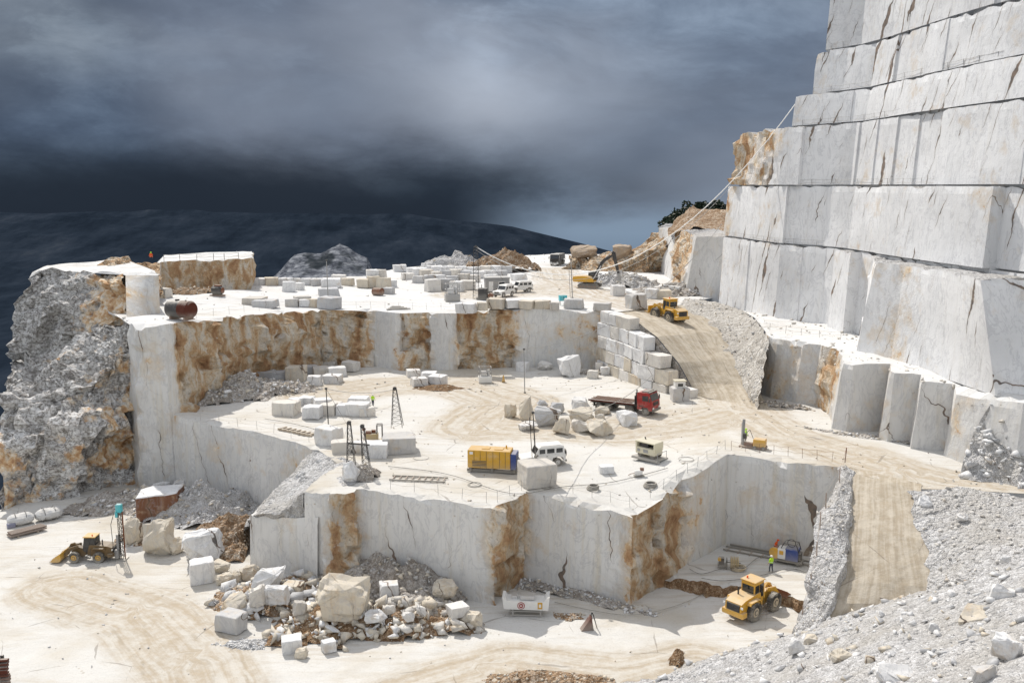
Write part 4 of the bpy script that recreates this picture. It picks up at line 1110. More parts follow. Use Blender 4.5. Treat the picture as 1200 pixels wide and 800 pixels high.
rs2 = [(1079,1096,580,595,29.0,'block','rounded white boulder at the top of the right gravel bank near the road'),
 (1123,1137,601,613,29.2,'block','single white stone halfway along the top of the right gravel bank'),
 (1172,1187,650,661,28.6,'block','white oval stone low on the right gravel bank'),
 (1127,1168,714,744,27.6,'blockb','long brown grey slab tilted on the foreground slope'),
 (1163,1194,683,723,27.0,'block','large pale broken boulder near the right edge of the foreground slope'),
 (1168,1204,745,779,24.2,'block','bright white rock at the right edge of the foreground slope'),
 (1144,1177,778,806,24.0,'blockg','grey pointed rock at the bottom right corner'),
 (975,999,762,778,31.0,'blockb','flat brown topped stone in the middle of the foreground slope'),
 (1037,1057,764,779,29.0,'blockg','grey flat stone right of the brown topped stone on the foreground slope'),
 (1018,1031,767,779,29.6,'blockg','small grey stone between the two flat stones on the foreground slope'),
 (923,945,750,768,33.6,'block','pale slab at the left crest of the foreground slope'),
 (944,963,745,762,34.0,'blockb','tan stone beside the pale slab at the slope crest'),
 (1028,1081,782,812,27.6,'block','wide white rock cut by the bottom edge of the picture'),
 (1090,1103,730,743,28.2,'block','small white stone below the end of the haul road'),
 (1058,1076,705,716,31.4,'block','pale stone on the crest below the haul road'),
 (1112,1126,716,726,28.6,'block','small pale stone left of the long tilted slab')]
for x0,x1,y0,y1,H,m,l in rs2: stone('boulder',x0,x1,y0,y1,H,M[m],'boulder',l,None,'boulders on the right gravel slopes')

row_of([(668,702,287,302),(717,742,286,303)],'brown flat rock, %s of two crowning the back slope','rocks crowning the back slope',lambda q: 17.5,mat='rockb',kind='boulder',name='boulder')
row_of([(817,826,259,266),(827,835,259,266),(836,844,260,267)],'small white block, %s of three on top of the back bench','small blocks on top of the back bench',lambda q: 9.6)
row_of([(184,197,327,338),(185,198,337,349)],'white block, %s of the two beside the smooth cut face on the left','blocks beside the left cut face','U')
stone('marble_block',222,229,333,337,'U',M['block'],'block','small white cube on the brown heap before the left ochre block')

# ------------------------------------------------------------ heaps of loose material
def mound(name, px, py, surf, rx, ry, h, mat, label, rot=0.0, seed=0, cell=.45, stones=0, smax=.7, smats=None, kind='stuff', peak=1.0):
    c = P(px, py, surf); sf = NAMED[surf] if isinstance(surf, str) else Flat(c.z)
    nx = max(10, int(2*rx/cell)); ny = max(10, int(2*ry/cell)); V = []; F = []
    ca, sa = math.cos(rot), math.sin(rot); keep = {}
    for j in range(ny+1):
        for i in range(nx+1):
            u = -1+2*i/nx; v = -1+2*j/ny; r = math.hypot(u, v)
            lx, ly = u*rx, v*ry; X = c.x+lx*ca-ly*sa; Y = c.y+lx*sa+ly*ca
            e = 1+.35*fbm(Vector((u*1.6+seed, v*1.6, seed*.7)), 3)
            q = max(0, 1-(r/e)**1.25)**peak if r < e else 0
            z = sf.z(X, Y)-.12+h*q*(1+.5*fbm(Vector((X*.35, Y*.35, seed)), 4))+(.35*h**.5*fbm(Vector((X*.9, Y*.9, seed)), 4) if q > 0 else 0)*min(1,q*4)
            if r < e*1.02: keep[(i,j)] = len(V); V.append((X, Y, z))
    for j in range(ny):
        for i in range(nx):
            k = [(i,j),(i+1,j),(i+1,j+1),(i,j+1)]
            if all(q in keep for q in k): F.append(tuple(keep[q] for q in k))
    o = mesh_obj(name, V, F, mat); tag(o, label, 'heap', kind=kind)
    if stones:
        scatter_on('loose_rubble', o, stones, .12, smax, [M[q] for q in (smats or ['block','blockb','blockg'])], 'loose stones strewn over the '+label, seed=seed*3+1, power=3.6)
    return o
mound('gravel_heap', 235,600,'F', 8.5,5.5,3.2, M['gravelw'], 'grey gravel heap before the low cut wall on the left', .2, 1, stones=700, smax=.8)
mound('rubble_heap', 175,588,'F', 10,4.5,2.0, M['scree'], 'brown grey rubble ridge under the left crag', .25, 2, stones=500, smax=1.1)
mound('earth_heap', 266,636,'F', 4.2,6.0,3.4, M['gravelo'], 'brown earth heap beside the small cut block', .1, 3, stones=150, smax=.5, smats=['blockb'])
mound('rubble_heap', 330,700,'F', 6.5,4.5,1.7, M['gravelo'], 'left part of the big rubble pile before the cut walls', .1, 4, stones=520, smax=2.1, smats=['block','blockb','blockg'])
mound('rubble_heap', 400,735,'F', 7.5,4.0,1.9, M['earth'], 'earthy front part of the big rubble pile', -.1, 5, stones=520, smax=1.9, smats=['blockb','block','blockb'])
mound('rubble_heap', 455,690,'F', 9.5,6.0,3.4, M['scree'], 'dark rubble bank leaning on the long cut wall', -.5, 6, stones=1300, smax=.9, smats=['blockg','blockb'])
mound('rubble_heap', 480,725,'F', 7,3.6,1.5, M['gravelo'], 'right part of the big rubble pile', -.15, 7, stones=520, smax=2.0)
mound('gravel_heap', 290,755,'F', 3.2,1.3,.35, M['gravelw'], 'patch of white chippings at the lower left of the rubble pile', 0, 8, stones=350, smax=.4, smats=['block'])
mound('rubble_heap', 620,685,'F', 5,1.6,.8, M['scree'], 'stones at the foot of the brown corner of the cut wall', -.5, 9, stones=300, smax=.8)
mound('rubble_heap', 690,700,'F', 8,1.2,.6, M['scree'], 'line of stones along the foot of the right cut wall', -.55, 10, stones=420, smax=.6)
mound('earth_heap', 640,797,'F', 5.5,1.6,.8, M['gravelo'], 'low brown earth bank at the bottom edge', 0, 11, stones=250, smax=.5, smats=['blockb'])
mound('earth_heap', 793,772,'F', .8,1.6,.9, M['earth'], 'small brown earth cone on the yard floor', -.3, 12, stones=30, smax=.3, smats=['blockb'])
mound('earth_heap', 665,722,'F', 1.6,1.1,.5, M['gravelo'], 'small stony heap beside the rusty tool stand', 0, 13, stones=80, smax=.5)
mound('gravel_heap', 265,462,'M', 11,6.5,3.2, M['scree'], 'grey rubble slope under the left end of the ochre wall', .45, 14, stones=1200, smax=1.0)
mound('gravel_heap', 330,458,'M', 7,4,1.2, M['scree'], 'low rubble before the ochre wall', .3, 15, stones=500, smax=.9)
mound('rubble_heap', 505,428,'M', 9,3.0,1.8, M['scree'], 'rubble at the foot of the central ochre strip', 0, 16, stones=420, smax=1.2)
mound('rubble_heap', 560,428,'M', 8,2.6,2.2, M['gravelo'], 'broken rock at the foot of the right ochre strip', 0, 17, stones=400, smax=1.0, smats=['blockb'])
mound('earth_heap', 515,455,'M', 5,2.2,.6, M['earth'], 'flat brown earth patch on the middle yard', -.2, 18, stones=80, smax=.5, smats=['blockb'])
mound('rubble_heap', 712,437,'M', 6,2.4,1.0, M['scree'], 'rubble where the back wall meets the stacked blocks', 0, 19, stones=260, smax=.9)
mound('earth_heap', 425,558,'M', 2.2,2.2,1.3, M['scree'], 'dirt cone under the leaning twin masts', 0, 20, stones=150, smax=.5)
mound('earth_mound', 590,317,'U', 10,6,5.0, M['gravelo'], 'large ochre earth mound at the back of the plateau', 0, 21, cell=.8, stones=160, smax=1.0, smats=['blockb'], peak=.8)
mound('earth_mound', 535,314,'U', 11,6,3.6, M['gravelw'], 'pale earth mound behind the block field', 0, 22, cell=.8, stones=160, smax=1.2, peak=.8)
mound('gravel_heap', 728,333,'U', 9,7,2.6, M['gravelw'], 'grey gravel heap broken up by the excavator', 0, 23, cell=.6, stones=700, smax=1.2)
mound('gravel_heap', 790,343,'U', 8,6,1.8, M['scree'], 'rubble at the foot of the back bench', 0, 24, cell=.6, stones=350, smax=1.2)
mound('earth_heap', 225,343,'U', 5,3,1.2, M['gravelo'], 'brown rubble heap before the left ochre block', 0, 25, cell=.5, stones=200, smax=.7, smats=['blockb'])
mound('rubble_heap', 1045,516,'M', 12,.9,.4, M['scree'], 'line of debris at the foot of the right slabs', -.62, 26, stones=250, smax=.7)
mound('rubble_heap', 905,474,'M', 6,1.6,.6, M['scree'], 'debris at the foot of the right lower bench', -.5, 27, stones=220, smax=.9)
mound('earth_heap', 165,632,'F', 3.5,2.2,1.0, M['gravelo'], 'low ochre rubble behind the drill mast', .2, 28, stones=160, smax=.9, smats=['blockb','block'])
S_ = ['block','blockg','block']
scatter_on('loose_rubble', near, 4200, .06, 1.15, [M[q] for q in ('block','blockg','block','blockg','block','blockb')], 'loose stones strewn over the foreground gravel slope', 1, power=9, region=lambda q: q[1] > 25)
scatter_on('loose_rubble', bank2, 1500, .05, .7, [M[q] for q in S_], 'loose stones on the gravel bank right of the haul road', 2, power=6)
scatter_on('loose_rubble', berm, 500, .06, .45, [M[q] for q in S_], 'loose stones on the berm between pit and haul road', 3, power=3)
scatter_on('loose_rubble', bank, 350, .08, .7, [M[q] for q in ('blockg','blockb')], 'loose stones on the gravel bank right of the ramp', 4, power=3)
scatter_on('loose_rubble', rub_r, 800, .15, 1.6, [M[q] for q in S_], 'broken stones on the slope under the right buttress', 5, power=3)
scatter_on('loose_rubble', tongue, 300, .08, .4, [M[q] for q in S_], 'loose stones on the gravel tongue', 6, power=3)
scatter_on('loose_rubble', terr, 500, .12, .8, [M[q] for q in S_], 'loose stones on the right terrace', 7, power=3, region=lambda q: q[2] > 16)
scatter_on('loose_rubble', bpy.data.objects['quarry_floor'], 2200, .05, .4, [M[q] for q in ('blockb','blockg')], 'pebbles strewn over the quarry floor', 8, power=4, region=lambda q: 55 < q[1] < 118)
scatter_on('loose_rubble', bpy.data.objects['middle_quarry_bench'], 1800, .05, .45, [M[q] for q in ('blockb','blockg')], 'pebbles strewn over the middle yard', 9, power=4, region=lambda q: q[2] > 7.5)
scatter_on('loose_rubble', bpy.data.objects['upper_quarry_plateau'], 900, .08, .7, [M[q] for q in ('block','blockg')], 'stones strewn over the upper plateau', 10, power=4, region=lambda q: q[2] > 17)
# ------------------------------------------------------------ machines
def heading(a, b): return math.atan2(b.y-a.y, b.x-a.x)
def place(root, px0, py0, px1, py1, surf):
    """stand a machine so that its rear foot is at image point 0 and its front foot at image point 1"""
    a, b = P(px0,py0,surf), P(px1,py1,surf); m = (a+b)/2
    root.location = m; root.rotation_euler = (0, -math.atan2(b.z-a.z, (b-a).to_2d().length), heading(a,b)); root.rotation_mode = 'XYZ'
    return root
def wheel(root, x, y, r, w, rim, tyre='tyre', name='wheel'):
    s = 1 if y > 0 else -1
    m = MB(); 
    m.cyl((x,y-s*w*.25,r),(x,y+s*w*.42,r), r*.30, n=12)
    wh = m.build(name, M['dark'], root)
    t = MB(); prof = [(.58,-.42),(.86,-.5),(.97,-.40),(1,-.2),(1,.2),(.97,.40),(.86,.5),(.58,.42)]
    n = 22; bm = t.bm; rings = []
    for i in range(n):
        a = 2*math.pi*i/n; rings.append([bm.verts.new((x+r*q*math.cos(a), y+w*k, r+r*q*math.sin(a))) for q, k in prof])
    for i in range(n):
        for j in range(len(prof)):
            bm.faces.new((rings[i][j], rings[(i+1)%n][j], rings[(i+1)%n][(j+1)%len(prof)], rings[i][(j+1)%len(prof)]))
    for i in range(0, n):                      # tread lugs
        a = 2*math.pi*(i+.5)/n
        for k in (-.22,.22): t.box((x+r*.995*math.cos(a), y+w*k, r+r*.995*math.sin(a)), (.06*r, w*.4, .10*r), rot=(0,-a,0))
    t.build('tyre', M[tyre], wh)
    q = MB(); q.cyl((x,y+s*w*.12,r),(x,y+s*w*.36,r), r*.60, r*.5, n=18); q.cyl((x,y+s*w*.36,r),(x,y+s*w*.45,r), r*.22, n=10)
    q.build('rim', M[rim], wh)
    return wh
def window(parent, c, size, rot=(0,0,0), name='window'):
    return MB().box(c, size, rot).build(name, M['glass'], parent)
def bucket(root, x, w, mat, z=.1, tilt=0):
    m = MB(); t = .05
    prof = [(x-.1,z+1.15),(x-.25,z+.6),(x-.05,z+.12),(x+.35,z),(x+1.25,z+.05),(x+1.25,z+.13),(x+.4,z+.10),(x+.05,z+.2),(x-.12,z+.62),(x,z+1.12)]
    m.prism(prof, -w/2, w/2)
    for s in (-1,1): m.prism([(x-.1,z+1.15),(x-.25,z+.6),(x-.05,z+.12),(x+.35,z),(x+1.25,z+.05),(x+.9,z+.5)], s*w/2-t, s*w/2+t)
    b = m.build('bucket', M[mat], root)
    k = MB()
    for i in range(7): k.box((x+1.33, -w/2+.15+i*(w-.3)/6, z+.07), (.25,.09,.06))
    k.build('bucket_teeth', M['dark'], b); return b
def wheel_loader(label, body='yellow', rim='rimy', tool='bucket', roof=None, R_=.88, raised=0.0):
    root = empty('wheel_loader', (0,0,0)); tag(root, label, 'loader')
    m = MB(); m.prism([(-3.5,.85),(-3.6,1.2),(-3.55,1.95),(-2.9,2.15),(-1.0,2.3),(-.6,2.3),(-.35,1.5),(-.35,.8),(-1.2,.7),(-2.6,.75)], -.85,.85)
    m.box((-3.35,0,.95),(.7,2.3,.5),bev=.05)
    m.build('rear_body', M[body], root)
    g_ = MB()
    for i in range(6): g_.box((-3.6,0,1.25+i*.11),(.08,1.35,.06))
    g_.box((-3.57,0,1.5),(.06,1.4,.75)); g_.build('grille', M['dark'], root)
    c = MB(); c.prism([(-1.35,1.5),(-1.35,3.2),(-1.25,3.28),(.0,3.28),(.1,3.15),(.35,1.6),(.1,1.3),(-1.2,1.3)], -.72,.72); cab = c.build('cab', M['dark'] if roof else M[body], root)
    for s in (-1,1):
        window(cab, (-.95,s*.73,2.45),(.6,.03,1.1)); window(cab, (-.25,s*.73,2.4),(.62,.03,1.25))
    window(cab, (.235,0,2.4),(.03,1.25,1.2),(0,R(-9.5),0),'windscreen'); window(cab, (-1.36,0,2.5),(.03,1.2,.95),name='rear_window')
    MB().box((-.6,0,3.34),(1.65,1.65,.12),bev=.04).build('roof', M[roof or body], root)
    MB().cyl((-.9,.4,3.4),(-.9,.4,3.6),.08,n=8).build('beacon', M['orange'], root)
    MB().cyl((-2.2,.45,2.1),(-2.2,.45,2.95),.08,n=8).build('exhaust', M['dark'], root)
    f = MB(); f.prism([(.2,.7),(.1,1.2),(.5,1.7),(1.3,1.95),(1.75,1.7),(2.1,.9),(1.9,.6),(.6,.6)], -.42,.42); f.box((-.05,0,.95),(.7,.5,.4)); f.build('front_frame', M[body], root)
    for s in (-1,1):
        a = MB(); a.prism([(.95,2.0),(1.1,2.15),(2.4,1.75+raised),(3.15,.75+raised),(3.2,.45+raised),(2.9,.5+raised),(2.2,1.35+raised),(1.05,1.75)], s*.5-.07, s*.5+.07); a.build('lift_arm', M[body], root)
        h = MB(); h.cyl((.9,s*.32,1.0),(2.3,s*.32,1.35+raised),.09,n=8); h.build('hydraulic_ram', M['steel'], root)
        fe = MB(); fe.prism([(-2.75,1.75),(-2.6,1.98),(-1.2,1.98),(-.95,1.6),(-1.02,1.55),(-1.25,1.88),(-2.55,1.88),(-2.7,1.7)], s*1.0-.3, s*1.0+.3); fe.build('fender', M[body], root)
        MB().box((-3.62,s*.95,1.7),(.08,.22,.18)).build('headlight', M['lamp'], root)
        l = MB(); l.box((-.55,s*1.0,.6),(.5,.35,.05)); l.box((-.55,s*1.0,.95),(.5,.3,.05)); l.bar((-.8,s*1.15,.6),(-.8,s*.95,1.9),.025); l.bar((-.3,s*1.15,.6),(-.3,s*.95,1.9),.025); l.build('step_ladder', M['dark'], root)
    li = MB(); li.prism([(1.2,1.9),(1.7,2.35),(2.2,2.2),(2.6,1.5+raised),(2.4,1.45+raised),(2.0,2.0),(1.7,2.1),(1.4,1.8)], -.1,.1); li.build('tilt_link', M[body], root)
    if tool == 'bucket': bucket(root, 3.2, 2.7, 'ochrepaint' if body == 'worn' else 'rust', .1+raised)
    else:
        k = MB(); k.box((3.2,0,.75+raised),(.18,2.0,1.1))
        for s in (-1,1): k.prism([(3.1,.35+raised),(3.2,.2+raised),(4.6,.22+raised),(4.6,.3+raised),(3.3,.4+raised)], s*.55-.12, s*.55+.12)
        k.build('lifting_forks', M['yellow'], root)
    for x in (-1.85,1.35):
        for s in (-1,1): wheel(root, x, s*1.1, R_, .62, rim)
    return root
w1 = wheel_loader('yellow wheel loader with raised dusty tyres parked on the pit floor', raised=.15); place(w1, 868.5,724, 901,707, 'F')
w1['label'] = 'yellow wheel loader parked on the pit floor in front of the soil step'
w2 = wheel_loader('yellow wheel loader with brown tyres driving on the ramp behind a grey block', tool='forks', raised=.5)
a_, b_ = P(797,384,21.9), P(766,369,20.7); w2.location = (a_+b_)/2+Vector((0,0,.1)); w2.rotation_euler = (0, -.04, heading(a_,b_)); w2.scale = (1.1,)*3

# loader with drill mast in the lower yard
w3 = wheel_loader('dark worn loader with a tall turquoise drill mast, in the lower left yard', 'worn', 'ochrepaint', roof='ochrepaint', R_=.72)
place(w3, 116,655, 92,655, 'F'); w3.scale = (.80,)*3
dm = MB(); H_ = 7.6; X0 = -4.5
for sx in (-.22,.22):
    for sy in (-.22,.22): dm.bar((X0+sx,sy,.1),(X0+sx,sy,H_),.045)
z = .3
while z < H_-.4:
    for a,b in (((-.22,-.22),(.22,-.22)),((.22,-.22),(.22,.22)),((.22,.22),(-.22,.22)),((-.22,.22),(-.22,-.22))):
        dm.bar((X0+a[0],a[1],z),(X0+b[0],b[1],z+.55),.025)
    z += .55
drm = dm.build('drill_mast', M['dark'], w3)
MB().box((X0,0,H_-.5),(.75,.7,1.1),bev=.08).box((X0+.3,.2,H_-1.3),(.3,.3,.8)).build('rotary_head', M['cyan'], drm)
MB().cyl((X0-.38,0,.2),(X0-.38,0,H_-1.0),.09,n=8).build('drill_rod', M['rust'], drm)
MB().box((X0+.42,0,1.9),(.35,.5,3.2),bev=.04).box((X0+.55,.35,.9),(.5,.3,1.2)).build('hose_panel', M['grey'], drm)
MB().path([(X0+.5,.3,H_-.8),(X0+1.0,.5,H_-2.6),(X0+.9,.5,2.2),(-3.4,.4,1.6)],.04).build('hydraulic_hose', M['rubber'], drm)
MB().box((X0,0,.08),(1.2,1.4,.16)).box((X0+.7,0,.6),(1.4,.5,.25)).build('mast_foot', M['grey'], drm)

# flatbed truck
def truck(name, label, cabm, bed, black=False):
    root = empty(name, (0,0,0)); tag(root, label, 'truck')
    m = MB(); m.box((-.4,.42,.95),(9.2,.14,.28)); m.box((-.4,-.42,.95),(9.2,.14,.28))
    for x in (-4.5,-2.5,-.5,1.5,3.6): m.box((x,0,.95),(.15,.8,.2))
    m.box((.9,-.95,.8),(1.1,.5,.55),bev=.08); m.box((.9,.95,.8),(1.1,.5,.55),bev=.08)
    m.build('chassis', M['dark'], root)
    if bed == 'flat':
        b = MB(); b.box((-1.7,0,1.32),(6.9,2.5,.16),bev=.02); b.box((-1.7,0,1.18),(6.6,.9,.2)); fb_ = b.build('flatbed', M['grey'], root)
        for s in (-1,1): MB().box((-1.7,s*1.27,1.32),(6.9,.06,.2)).build('side_rail', M['rustred'], fb_)
        p = MB()
        for y in (-.8,-.2,.45,.95): p.box((-1.8,y,1.45),(6.2,.16,.1),(0,0,R(1.0)*y))
        p.build('deck_beams', M['rust'], fb_)
        h = MB(); h.box((1.85,0,1.9),(.12,2.3,1.2)); h.bar((1.9,-.9,2.5),(1.9,-.9,2.9),.05); h.box((2.05,.5,2.1),(.35,.9,1.0),bev=.05); h.build('headboard', M['dark'], root)
    else:
        b = MB(); b.prism([(-4.9,1.7),(-4.6,2.9),(1.6,3.0),(2.3,3.1),(2.3,2.9),(1.8,2.7),(1.7,1.35),(-4.3,1.3)], -1.2,1.2); bb_ = b.build('dump_body', M['dark'], root)
        r_ = MB()
        for x in (-4,-3,-2,-1,0,1): 
            for s in (-1,1): r_.box((x,s*1.23,2.1),(.12,.07,1.5))
        r_.build('body_ribs', M['grey'], bb_)
    c = MB(); c.prism([(2.2,.75),(2.2,2.85),(2.35,3.02),(3.75,3.02),(3.95,2.85),(4.3,1.85),(4.35,.65),(3.9,.6),(3.7,1.05),(2.9,1.05),(2.7,.7)], -1.22,1.22)
    cab = c.build('cab', M[cabm], root)
    window(cab, (4.14,0,2.35),(.03,2.15,.88),(0,R(-19),0),'windscreen')
    for s in (-1,1):
        window(cab, (3.4,s*1.23,2.25),(.85,.03,.7)); mi_ = MB(); mi_.bar((4.0,s*1.25,2.5),(4.15,s*1.5,2.5),.03); mi_.box((4.15,s*1.5,2.15),(.1,.2,.55)); mi_.build('mirror', M['dark'], cab)
        MB().box((4.4,s*.9,.95),(.06,.4,.22)).build('headlight', M['lamp'], root)
        MB().box((2.85,s*1.24,1.2),(.7,.05,.1)).build('door_handle', M['dark'], cab)
    gr = MB(); 
    for i in range(5): gr.box((4.36,0,1.3+i*.1),(.06,1.5,.05))
    gr.build('grille', M['dark'], cab)
    MB().box((4.4,0,.65),(.25,2.4,.32),bev=.05).build('bumper', M['dark' if bed=='flat' else 'white'], root)
    if bed == 'flat':
        MB().box((3.2,0,3.08),(.9,1.9,.12),bev=.03).box((3.8,0,3.0),(.35,2.2,.12)).build('sun_visor', M['dark'], cab)
        MB().cyl((2.1,-1.0,1.0),(2.1,-1.0,3.35),.09,n=8).build('exhaust', M['dark'], root)
    else:
        MB().box((3.1,0,3.1),(1.5,2.3,.16),bev=.04).build('cab_roof', M['white'], cab)
    for x in (-3.6,-2.25,1.0,3.35):
        for s in (-1,1): wheel(root, x, s*1.0, .53, .42 if x > 0 else .6, 'grey')
    mg = MB()
    for s in (-1,1):
        mg.box((-4.35,s*1.0,.75),(.04,.55,.5)); mg.box((-2.9,s*1.0,1.12),(2.3,.55,.04))
    mg.build('mudguard', M['dark'], root)
    MB().box((-4.95,-.8,1.0),(.08,.35,.14)).box((-4.95,.8,1.0),(.08,.35,.14)).build('tail_lamp', M['red'], root)
    return root
tk = truck('flatbed_truck','red cab four axle flatbed truck with an empty deck in the middle yard','red','flat'); place(tk, 708,478.5, 761,484.5, 'M')
tk.scale = (.97,)*3
dt = truck('dump_truck','black and white dump truck coming along the far plateau road','dark','dump'); place(dt, 656,306.5, 650,311.5, 'U'); 
a_ = P(651,311,'U'); dt.location = a_+Vector((.6,2.5,0)); dt.rotation_euler = (0,0,R(-104)); dt.scale = (.95,)*3

# excavator with breaker
ex = empty('excavator',(0,0,0)); tag(ex,'yellow tracked excavator with a long boom and rock breaker on the plateau','excavator')
for s in (-1,1):
    m = MB(); m.prism([(-2.0,.35),(-1.85,.75),(-1.5,.9),(1.5,.9),(1.85,.75),(2.0,.35),(1.7,.05),(1.3,0),(-1.3,0),(-1.7,.05)], s*1.15-.28, s*1.15+.28); t = m.build('track', M['dark'], ex)
    q = MB(); 
    for i in range(6): q.cyl((-1.4+i*.56,s*1.15-.3,.3),(-1.4+i*.56,s*1.15+.3,.3),.2,n=10)
    q.build('rollers', M['rust'], t)
MB().box((0,0,.75),(2.2,1.8,.4)).cyl((0,0,.9),(0,0,1.15),.75,n=16).build('undercarriage', M['dark'], ex)
m = MB(); m.prism([(-2.9,1.2),(-3.0,1.6),(-2.9,2.1),(-1.0,2.25),(.3,2.1),(.9,1.7),(1.0,1.15),(-2.6,1.15)], -1.25,1.25); m.build('engine_body', M['yellow'], ex)
m = MB(); m.prism([(-.4,1.5),(-.4,2.95),(.9,2.95),(1.25,2.1),(1.2,1.4)], .35,1.3); cb = m.build('cab', M['dark'], ex)
window(cb, (.4,1.31,2.3),(1.0,.03,.9)); window(cb, (.4,.34,2.4),(1.0,.03,.8)); window(cb,(1.1,.83,2.5),(.03,.8,.8),(0,R(-22),0),'windscreen')
m = MB(); m.prism([(.5,1.5),(.6,2.0),(2.2,4.9),(2.7,5.5),(4.6,6.5),(4.8,6.25),(3.0,5.0),(2.5,4.4),(1.1,1.5)], -.65,-.2); bo = m.build('boom', M['dark'], ex)
MB().cyl((.9,-.75,1.7),(2.3,-.75,4.2),.1,n=8).cyl((.9,-.1,1.7),(2.3,-.1,4.2),.1,n=8).build('boom_ram', M['steel'], bo)
m = MB(); m.prism([(4.2,6.6),(4.5,7.0),(4.9,6.8),(5.8,2.9),(5.6,2.7),(5.4,2.8)], -.6,-.25); st_ = m.build('stick', M['dark'], ex)
MB().cyl((3.0,-.43,5.6),(4.3,-.43,6.9),.09,n=8).build('stick_ram', M['steel'], st_)
m = MB(); m.box((5.75,-.42,2.2),(.5,.45,1.5),(0,R(-8),0)); m.cyl((5.85,-.42,1.5),(6.05,-.42,.2),.09,.05,n=8); m.build('rock_breaker', M['grey'], st_)
a_, b_ = P(684,337,'U'), P(706,338,'U'); ex.location = P(691,337,'U'); ex.rotation_euler = (0,0,heading(a_,b_)-.1); ex.scale = (1.08,)*3

# off-road cars
def offroader(label):
    root = empty('offroad_car',(0,0,0)); tag(root, label, 'car', 'white off-road cars')
    m = MB(); m.prism([(-2.2,.55),(-2.22,1.1),(-2.15,1.2),(.75,1.2),(.95,1.13),(2.05,1.05),(2.18,.95),(2.2,.55),(1.85,.5),(1.75,.85),(1.2,.95),(.85,.85),(.75,.5),(-.85,.5),(-.95,.85),(-1.45,.95),(-1.95,.85),(-2.05,.5)], -.86,.86); m.build('body', M['white'], root)
    m = MB(); m.prism([(-2.14,1.2),(-2.08,1.92),(-1.95,2.0),(.25,2.0),(.4,1.92),(.78,1.2)], -.78,.78); cb = m.build('cabin', M['white'], root)
    for s in (-1,1):
        for x,w in ((-1.62,.62),(-.75,.72),(.08,.55)): window(cb, (x,s*.79,1.55),(w,.03,.42))
        MB().box((-.35,s*.87,1.08),(.14,.03,.04)).build('door_handle', M['dark'], root)
        MB().box((.62,s*1.0,1.3),(.1,.2,.16)).build('mirror', M['dark'], root)
        MB().cyl((2.17,s*.62,.88),(2.22,s*.62,.88),.1,n=12).build('headlight', M['lamp'], root)
        MB().box((-2.22,s*.75,.95),(.03,.1,.25)).build('tail_lamp', M['red'], root)
    window(cb, (.6,0,1.57),(.03,1.35,.62),(0,R(-27),0),'windscreen'); window(cb, (-2.12,0,1.6),(.03,1.1,.45),name='rear_window')
    MB().box((2.2,0,.85),(.04,.9,.28)).build('grille', M['dark'], root)
    MB().box((2.25,0,.5),(.14,1.7,.18)).box((-2.25,0,.5),(.14,1.7,.18)).build('bumper', M['dark'], root)
    MB().box((-.85,0,2.03),(2.0,1.35,.05),bev=.02).build('roof_panel', M['white'], root)
    for x in (-1.45,1.3):
        for s in (-1,1): wheel(root, x, s*.76, .39, .24, 'white')
    MB().cyl((-2.24,.15,1.1),(-2.42,.15,1.1),.36,n=18).build('spare_wheel', M['tyre'], root)
    return root
c1_ = offroader('white off-road car parked behind the yellow generator in the middle yard'); place(c1_, 652,543, 616,546.5,'M'); c1_.scale = (1.12,)*3
def deep(o, lab):
    c = dup(o); c['label'] = lab; return c
c2_ = deep(c1_, 'white off-road car, left of the two parked by the grey cabin'); place(c2_, 600,346,580,349,'U'); c2_.scale = (1.08,)*3
c3_ = deep(c1_, 'white off-road car, right of the two parked by the grey cabin'); place(c3_, 618,342,600,343,'U'); c3_.scale = (1.08,)*3

# generator
gn = empty('generator',(0,0,0)); tag(gn,'large amber enclosed generator on a dark skid in the middle yard','generator')
MB().box((-.35,0,1.45),(4.5,1.9,1.9),bev=.04).build('housing', M['ochrepaint'], gn)
q = MB(); 
for x in (-1.9,-1.25,-.6,.1,.8,1.4): q.box((x,-.96,1.45),(.03,.02,1.8))
q.build('panel_seams', M['dark'], gn)
q = MB(); q.box((-1.35,-.965,1.0),(1.5,.03,.62)); v_ = q.build('vent_grille', M['dark'], gn)
q = MB()
for i in range(4): q.box((-1.35,-.99,.78+i*.15),(1.5,.03,.05))
q.build('louvres', M['ochrepaint'], v_)
q = MB().box((-2.2,-.97,2.1),(.35,.02,.28)); q.build('notice_plate', M['white'], gn)
MB().box((2.2,0,1.3),(.6,1.75,1.7),bev=.05).build('radiator_end', M['blue'], gn)
q = MB()
for i in range(6): q.box((2.52,0,.65+i*.25),(.04,1.6,.08))
q.build('radiator_bars', M['dark'], gn)
q = MB(); q.box((-.8,0,2.43),(.8,.8,.06)); q.box((.6,0,2.43),(.9,.9,.06)); q.cyl((1.3,.3,2.4),(1.3,.3,2.75),.08,n=8); q.build('roof_hatches', M['ochrepaint'], gn)
q = MB(); q.box((0,.7,.22),(5.4,.2,.3)); q.box((0,-.7,.22),(5.4,.2,.3)); 
for x in (-2.3,0,2.3): q.box((x,0,.3),(.25,1.9,.4))
q.build('skid', M['dark'], gn)
place(gn, 551,553.5, 606,556.5,'M'); gn.location.z += .05; gn.location.y += .9; gn.rotation_euler.x = 0

